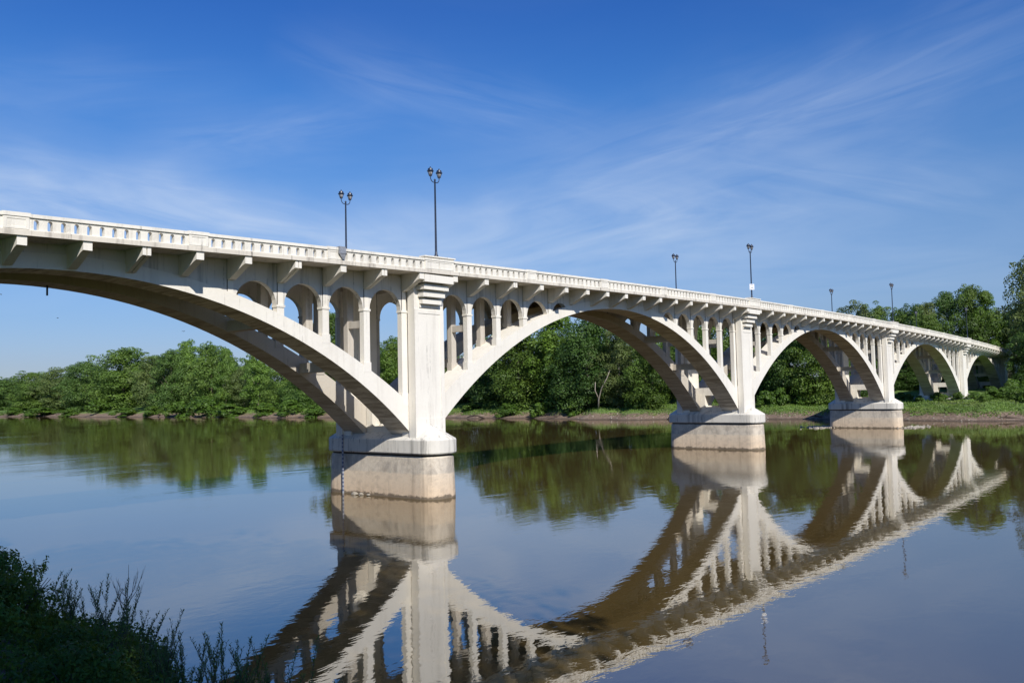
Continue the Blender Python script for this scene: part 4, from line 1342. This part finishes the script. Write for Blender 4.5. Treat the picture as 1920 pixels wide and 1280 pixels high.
FORE = [
    (-34.2, -9.5, 2.5, 2.2, 5200, 0.085, 'dense dark shrub filling the left edge of the foreground'),
    (-34.4, -14.2, 2.2, 1.9, 4800, 0.080, 'dark rounded shrub second from the left edge of the foreground'),
    (-35.4, -18.4, 1.5, 1.7, 4600, 0.075, 'shrub in the middle of the foreground bank left of the bare sapling'),
    (-35.2, -22.6, 1.2, 1.5, 4200, 0.070, 'low shrub below the bare sapling'),
    (-36.6, -25.6, 1.2, 1.5, 4000, 0.065, 'lowest dark shrub at the bottom of the foreground bank'),
    (-37.6, -20.5, 1.9, 1.8, 4200, 0.075, 'dark shrub in the bottom left corner'),
]
for x, y, h, r, lv, sz, lab in FORE:
    fore_shrub(x, y, h, r, lv, sz, lab)
SHOOTS = [
    (-33.39, -28.00, 1.69, 'narrow-leaved willow shoot standing among the shaded foreground plants'),
    (-33.14, -28.11, 1.88, 'narrow-leaved willow shoot standing among the shaded foreground plants'),
    (-33.73, -26.79, 1.62, 'narrow-leaved willow shoot standing among the shaded foreground plants'),
    (-33.60, -27.15, 2.18, 'narrow-leaved willow shoot standing among the shaded foreground plants'),
    (-34.15, -24.14, 1.64, 'narrow-leaved willow shoot standing among the shaded foreground plants'),
    (-33.61, -28.07, 2.17, 'narrow-leaved willow shoot standing among the shaded foreground plants'),
    (-33.39, -24.91, 1.57, 'narrow-leaved willow shoot standing among the shaded foreground plants'),
    (-33.64, -27.89, 1.66, 'narrow-leaved willow shoot standing among the shaded foreground plants'),
    (-33.10, -24.96, 1.66, 'narrow-leaved willow shoot standing among the shaded foreground plants'),
    (-33.53, -26.80, 2.06, 'narrow-leaved willow shoot standing among the shaded foreground plants'),
    (-34.01, -24.38, 2.29, 'narrow-leaved willow shoot standing among the shaded foreground plants'),
    (-33.89, -27.70, 2.18, 'narrow-leaved willow shoot standing among the shaded foreground plants'),
    (-33.55, -24.47, 1.56, 'narrow-leaved willow shoot standing among the shaded foreground plants'),
    (-33.65, -27.91, 1.59, 'narrow-leaved willow shoot standing among the shaded foreground plants'),
    (-33.93, -26.22, 1.94, 'narrow-leaved willow shoot standing among the shaded foreground plants'),
    (-34.12, -24.61, 1.55, 'narrow-leaved willow shoot standing among the shaded foreground plants'),
    (-34.17, -28.22, 2.10, 'narrow-leaved willow shoot standing among the shaded foreground plants'),
    (-33.64, -28.73, 1.68, 'narrow-leaved willow shoot standing among the shaded foreground plants'),
    (-33.89, -26.36, 2.11, 'narrow-leaved willow shoot standing among the shaded foreground plants'),
    (-34.14, -25.92, 1.53, 'narrow-leaved willow shoot standing among the shaded foreground plants'),
    (-33.05, -26.48, 1.79, 'narrow-leaved willow shoot standing among the shaded foreground plants'),
    (-33.14, -28.95, 2.29, 'narrow-leaved willow shoot standing among the shaded foreground plants'),
    (-33.83, -28.53, 1.54, 'narrow-leaved willow shoot standing among the shaded foreground plants'),
    (-33.83, -26.36, 1.58, 'narrow-leaved willow shoot standing among the shaded foreground plants'),
    (-33.11, -25.49, 2.17, 'narrow-leaved willow shoot standing among the shaded foreground plants'),
    (-34.11, -28.58, 2.10, 'narrow-leaved willow shoot standing among the shaded foreground plants'),
    (-33.60, -31.20, 1.75, 'narrow-leaved willow shoot standing among the shaded foreground plants'),
    (-33.90, -33.40, 1.70, 'narrow-leaved willow shoot standing among the shaded foreground plants'),
    (-34.30, -35.20, 1.75, 'narrow-leaved willow shoot standing among the shaded foreground plants'),
    (-34.00, -36.40, 1.65, 'narrow-leaved willow shoot standing among the shaded foreground plants'),
    (-33.80, -30.40, 1.80, 'narrow-leaved willow shoot standing among the shaded foreground plants'),
    (-33.75, -21.60, 1.29, 'narrow-leaved willow shoot standing among the shaded foreground plants'),
    (-33.78, -27.31, 0.85, 'narrow-leaved willow shoot standing among the shaded foreground plants'),
    (-34.58, -23.47, 1.05, 'narrow-leaved willow shoot standing among the shaded foreground plants'),
    (-34.46, -27.80, 0.82, 'narrow-leaved willow shoot standing among the shaded foreground plants'),
    (-34.18, -26.05, 1.31, 'narrow-leaved willow shoot standing among the shaded foreground plants'),
    (-33.72, -29.97, 0.44, 'narrow-leaved willow shoot standing among the shaded foreground plants'),
    (-34.12, -29.49, 0.68, 'narrow-leaved willow shoot standing among the shaded foreground plants'),
    (-34.07, -24.31, 1.86, 'narrow-leaved willow shoot standing among the shaded foreground plants'),
    (-33.88, -23.29, 1.48, 'narrow-leaved willow shoot standing among the shaded foreground plants'),
    (-34.84, -26.15, 1.72, 'narrow-leaved willow shoot standing among the shaded foreground plants'),
    (-33.87, -24.52, 1.74, 'narrow-leaved willow shoot standing among the shaded foreground plants'),
    (-33.64, -29.91, 1.17, 'narrow-leaved willow shoot standing among the shaded foreground plants'),
    (-34.45, -28.88, 0.77, 'narrow-leaved willow shoot standing among the shaded foreground plants'),
    (-34.55, -28.27, 0.82, 'narrow-leaved willow shoot standing among the shaded foreground plants'),
    (-33.88, -26.95, 0.83, 'narrow-leaved willow shoot standing among the shaded foreground plants'),
    (-34.03, -24.36, 1.30, 'narrow-leaved willow shoot standing among the shaded foreground plants'),
    (-34.69, -27.00, 1.74, 'narrow-leaved willow shoot standing among the shaded foreground plants'),
    (-34.89, -29.80, 1.23, 'narrow-leaved willow shoot standing among the shaded foreground plants'),
    (-33.83, -24.10, 1.52, 'narrow-leaved willow shoot standing among the shaded foreground plants'),
    (-34.48, -26.14, 0.98, 'narrow-leaved willow shoot standing among the shaded foreground plants'),
    (-34.80, -23.14, 1.50, 'narrow-leaved willow shoot standing among the shaded foreground plants'),
    (-33.72, -27.41, 1.13, 'narrow-leaved willow shoot standing among the shaded foreground plants'),
    (-34.44, -29.24, 1.50, 'narrow-leaved willow shoot standing among the shaded foreground plants'),
    (-34.19, -23.17, 1.70, 'narrow-leaved willow shoot standing among the shaded foreground plants'),
    (-34.63, -25.28, 1.46, 'narrow-leaved willow shoot standing among the shaded foreground plants'),
    (-33.73, -22.50, 1.88, 'narrow-leaved willow shoot standing among the shaded foreground plants'),
    (-33.85, -22.51, 1.24, 'narrow-leaved willow shoot standing among the shaded foreground plants'),
    (-34.71, -27.56, 1.19, 'narrow-leaved willow shoot standing among the shaded foreground plants'),
    (-34.62, -25.73, 1.18, 'narrow-leaved willow shoot standing among the shaded foreground plants'),
    (-34.40, -24.67, 1.54, 'narrow-leaved willow shoot standing among the shaded foreground plants'),
    (-33.75, -21.82, 1.04, 'narrow-leaved willow shoot standing among the shaded foreground plants'),
    (-34.50, -27.66, 1.67, 'narrow-leaved willow shoot standing among the shaded foreground plants'),
    (-33.93, -28.02, 1.42, 'narrow-leaved willow shoot standing among the shaded foreground plants'),
    (-34.05, -29.87, 0.45, 'narrow-leaved willow shoot standing among the shaded foreground plants'),
    (-33.97, -24.69, 1.08, 'narrow-leaved willow shoot standing among the shaded foreground plants'),
    (-33.76, -21.88, 1.77, 'narrow-leaved willow shoot standing among the shaded foreground plants'),
    (-34.40, -21.92, 1.11, 'narrow-leaved willow shoot standing among the shaded foreground plants'),
    (-34.67, -23.14, 1.20, 'narrow-leaved willow shoot standing among the shaded foreground plants'),
    (-34.19, -23.06, 1.59, 'narrow-leaved willow shoot standing among the shaded foreground plants'),
    (-34.72, -25.96, 1.30, 'narrow-leaved willow shoot standing among the shaded foreground plants'),
    (-34.53, -25.95, 1.36, 'narrow-leaved willow shoot standing among the shaded foreground plants'),
    (-34.21, -27.59, 0.84, 'narrow-leaved willow shoot standing among the shaded foreground plants'),
    (-34.62, -22.55, 1.64, 'narrow-leaved willow shoot standing among the shaded foreground plants'),
    (-34.50, -29.51, 1.06, 'narrow-leaved willow shoot standing among the shaded foreground plants'),
    (-33.77, -19.67, 1.64, 'narrow-leaved willow shoot standing among the shaded foreground plants'),
    (-33.47, -23.30, 1.60, 'narrow-leaved willow shoot standing among the shaded foreground plants'),
    (-33.55, -23.58, 1.64, 'narrow-leaved willow shoot standing among the shaded foreground plants'),
    (-33.46, -21.05, 1.50, 'narrow-leaved willow shoot standing among the shaded foreground plants'),
    (-33.89, -21.83, 1.78, 'narrow-leaved willow shoot standing among the shaded foreground plants'),
    (-33.58, -16.91, 1.61, 'narrow-leaved willow shoot standing among the shaded foreground plants'),
    (-34.32, -20.06, 2.09, 'narrow-leaved willow shoot standing among the shaded foreground plants'),
    (-33.83, -22.47, 1.80, 'narrow-leaved willow shoot standing among the shaded foreground plants'),
    (-33.62, -16.42, 2.17, 'narrow-leaved willow shoot standing among the shaded foreground plants'),
    (-33.86, -22.03, 1.27, 'narrow-leaved willow shoot standing among the shaded foreground plants'),
    (-33.57, -17.90, 1.78, 'narrow-leaved willow shoot standing among the shaded foreground plants'),
    (-33.66, -22.79, 1.91, 'narrow-leaved willow shoot standing among the shaded foreground plants'),
    (-33.52, -23.41, 1.50, 'narrow-leaved willow shoot standing among the shaded foreground plants'),
    (-33.42, -19.93, 1.92, 'narrow-leaved willow shoot standing among the shaded foreground plants'),
    (-33.59, -23.66, 1.68, 'narrow-leaved willow shoot standing among the shaded foreground plants'),
    (-33.91, -16.59, 2.40, 'narrow-leaved willow shoot standing among the shaded foreground plants'),
    (-33.35, -17.33, 1.58, 'narrow-leaved willow shoot standing among the shaded foreground plants'),
    (-33.42, -20.36, 1.58, 'narrow-leaved willow shoot standing among the shaded foreground plants'),
    (-34.32, -19.97, 1.92, 'narrow-leaved willow shoot standing among the shaded foreground plants'),
    (-34.02, -19.08, 1.59, 'narrow-leaved willow shoot standing among the shaded foreground plants'),
    (-33.59, -20.72, 2.11, 'narrow-leaved willow shoot standing among the shaded foreground plants'),
    (-33.54, -24.12, 1.64, 'narrow-leaved willow shoot standing among the shaded foreground plants'),
    (-33.57, -20.96, 1.77, 'narrow-leaved willow shoot standing among the shaded foreground plants'),
    (-34.49, -24.45, 1.30, 'narrow-leaved willow shoot standing among the shaded foreground plants'),
    (-34.39, -21.85, 1.39, 'narrow-leaved willow shoot standing among the shaded foreground plants'),
    (-33.46, -21.00, 1.49, 'narrow-leaved willow shoot standing among the shaded foreground plants'),
    (-33.2, -15.4, 1.9, 'narrow-leaved willow shoot standing among the shaded foreground plants'),
    (-33.0, -16.4, 1.5, 'narrow-leaved willow shoot standing among the shaded foreground plants'),
    (-33.3, -17.2, 1.7, 'narrow-leaved willow shoot standing among the shaded foreground plants'),
    (-32.9, -17.9, 1.5, 'narrow-leaved willow shoot standing among the shaded foreground plants'),
    (-33.1, -18.6, 1.9, 'narrow-leaved willow shoot standing among the shaded foreground plants'),
    (-33.0, -19.1, 2.1, 'narrow-leaved willow shoot standing among the shaded foreground plants'),
    (-33.4, -19.8, 1.8, 'narrow-leaved willow shoot standing among the shaded foreground plants'),
    (-33.1, -20.3, 2.3, 'narrow-leaved willow shoot standing among the shaded foreground plants'),
    (-33.2, -20.9, 2.2, 'narrow-leaved willow shoot standing among the shaded foreground plants'),
    (-33.5, -21.4, 2.0, 'narrow-leaved willow shoot standing among the shaded foreground plants'),
    (-33.2, -21.9, 1.8, 'narrow-leaved willow shoot standing among the shaded foreground plants'),
    (-33.4, -22.4, 1.6, 'narrow-leaved willow shoot standing among the shaded foreground plants'),
    (-33.1, -22.9, 1.5, 'narrow-leaved willow shoot standing among the shaded foreground plants'),
    (-33.6, -23.4, 1.4, 'narrow-leaved willow shoot standing among the shaded foreground plants'),
    (-33.2, -23.9, 1.6, 'narrow-leaved willow shoot standing among the shaded foreground plants'),
    (-33.5, -24.5, 1.4, 'narrow-leaved willow shoot standing among the shaded foreground plants'),
    (-33.0, -24.9, 1.7, 'narrow-leaved willow shoot standing among the shaded foreground plants'),
    (-33.2, -25.5, 1.9, 'narrow-leaved willow shoot standing among the shaded foreground plants'),
    (-33.5, -26.0, 1.3, 'narrow-leaved willow shoot standing among the shaded foreground plants'),
    (-33.1, -26.4, 1.5, 'narrow-leaved willow shoot standing among the shaded foreground plants'),
    (-33.4, -27.0, 1.2, 'narrow-leaved willow shoot standing among the shaded foreground plants'),
    (-33.2, -27.5, 1.4, 'narrow-leaved willow shoot standing among the shaded foreground plants'),
    (-33.6, -28.4, 1.3, 'narrow-leaved willow shoot standing among the shaded foreground plants'),
    (-33.5, -29.4, 1.2, 'narrow-leaved willow shoot standing among the shaded foreground plants'),
    (-34.2, -31.4, 1.25, 'narrow-leaved willow shoot standing among the shaded foreground plants'),
    (-34.4, -33.0, 1.2, 'narrow-leaved willow shoot standing among the shaded foreground plants'),
    (-34.0, -16.0, 2.0, 'narrow-leaved willow shoot standing among the shaded foreground plants'),
    (-34.2, -18.0, 2.0, 'narrow-leaved willow shoot standing among the shaded foreground plants'),
    (-34.3, -20.0, 1.9, 'narrow-leaved willow shoot standing among the shaded foreground plants'),
    (-34.2, -22.2, 1.8, 'narrow-leaved willow shoot standing among the shaded foreground plants'),
    (-34.4, -24.2, 1.6, 'narrow-leaved willow shoot standing among the shaded foreground plants'),
    (-34.5, -26.4, 1.4, 'narrow-leaved willow shoot standing among the shaded foreground plants'),
]
for i, (x, y, h, lab) in enumerate(SHOOTS):
    shoot(x, y, max(0.0, terrain_z(x, y)) - 0.1, h, 0.12 + 0.1 * (i % 3), lab)

# bare dead sapling
root = empty('bare_sapling', (-32.6, -19.6, terrain_z(-32.6, -19.6)))
tag(root, 'leafless forked sapling rising above the near bank plants', 'sapling')
bm = bmesh.new()
tube(bm, [(0, 0, -0.2), (0.02, 0, 0.7), (0.0, 0.03, 1.3), (0.04, 0.0, 2.0), (0.05, 0, 2.55)], [0.024, 0.02, 0.015, 0.009, 0.004], 6)
o = obj('stem', bm, M_TWIG, root, True)
bm = bmesh.new()
for zz, a, L in ((1.25, 0.6, 0.9), (1.3, 2.9, 0.85), (1.35, 4.1, 0.8), (1.4, 5.6, 1.0), (1.05, 1.9, 0.8), (1.1, 3.6, 0.95), (1.5, 0.1, 0.8), (0.9, 5.2, 1.1), (1.6, 3.2, 0.6)):
    e = Vector((math.cos(a) * L * 0.45, math.sin(a) * L * 0.45, L))
    p0 = Vector((0.01, 0.01, zz))
    tube(bm, [p0, p0 + e * 0.4 + Vector((math.cos(a), math.sin(a), 0)) * 0.1, p0 + e], [0.010, 0.007, 0.003], 5)
    for q in range(3):
        b = a + r5.uniform(-1.2, 1.2); l2 = L * 0.35
        p1 = p0 + e * (0.4 + 0.17 * q) + Vector((math.cos(a), math.sin(a), 0)) * 0.06
        tube(bm, [p1, p1 + Vector((math.cos(b) * l2 * 0.5, math.sin(b) * l2 * 0.5, l2))], [0.005, 0.002], 4)
obj('twigs', bm, M_TWIG, root, True)

# low undergrowth covering the near bank
n = 150000
Y_ = r5.uniform(-46, 30, n)
X_ = np.array([near_bank_x(y) for y in Y_]) - r5.gamma(1.3, 2.6, n) + 0.5
keep = (np.hypot(X_ - CC.x, Y_ - CC.y) > 4.0)
X_, Y_ = X_[keep], Y_[keep]
Z_ = np.array([max(0.0, terrain_z(a, b)) for a, b in zip(X_, Y_)])
hh = 0.7 * r5.random(len(X_)) ** 2
P = np.stack([X_, Y_, Z_ + hh], 1)
N = r5.normal(size=P.shape) + np.array([0, 0, 0.7])
me = leaf_mesh('undergrowth', P, N, r5.uniform(0.04, 0.11, len(P)), r5.random(len(P)), M_FORE, 0.7, 0.2, rng=r5)
o = link(bpy.data.objects.new('undergrowth', me))
tag(o, 'dark shaded undergrowth covering the near bank', 'undergrowth', kind='stuff')

# the trees of the near bank that keep the foreground in shade, standing behind and left of the viewpoint
for i, (x, y, h, r, lab) in enumerate([(-52, -35, 25, 7.5, 'tall tree on the near bank left of the viewpoint'), (-51.5, -21, 25, 7.5, 'tall tree on the near bank beside the first pier'), (-54, -53, 25, 7.0, 'tall tree on the near bank behind the viewpoint'), (-46.5, -42.5, 30, 6.5, 'tallest tree on the near bank, its canopy over the viewpoint'), (-43, -51, 30, 6.5, 'high tree on the near bank to the right behind the viewpoint')]):
    o = plant_tree(x, y, terrain_z(x, y), h, r, 'b', lab, i, 'shade trees on the near bank')
    o.children[0].data = HIGH

# ------------------------------------------------------------------ birds
for i, (x, y, z, lab) in enumerate([(-18.1, 31.4, 16.3, 'tiny dark bird in the sky at the left edge below the arch'), (-15.1, 28.0, 14.3, 'tiny dark bird in the sky over the left end of the far wood'), (-8.5, 20.3, 13.0, 'tiny dark bird flying just under the nearest arch, over the dome-topped tree')]):
    bm = bmesh.new()
    lathe(bm, [(0.01, -0.14), (0.035, -0.05), (0.035, 0.05), (0.01, 0.12)], n=8)
    bmesh.ops.rotate(bm, verts=bm.verts, cent=(0, 0, 0), matrix=Matrix.Rotation(PI / 2, 3, 'Y'))
    for s in (-1, 1):
        q = [bm.verts.new(p) for p in ((-0.05, 0, 0.01), (0.05, 0, 0.01), (0.03, s * 0.17, 0.07), (-0.06, s * 0.32, 0.02), (-0.04, s * 0.16, 0.06))]
        bm.faces.new(q)
    o = obj('bird', bm, M_BIRD, loc=(x, y, z))
    o.rotation_euler = (0, 0.1, -0.6 + 0.5 * i); o.scale = (0.6, 0.6, 0.6)
    tag(o, lab, 'bird', 'birds in flight by the bridge')
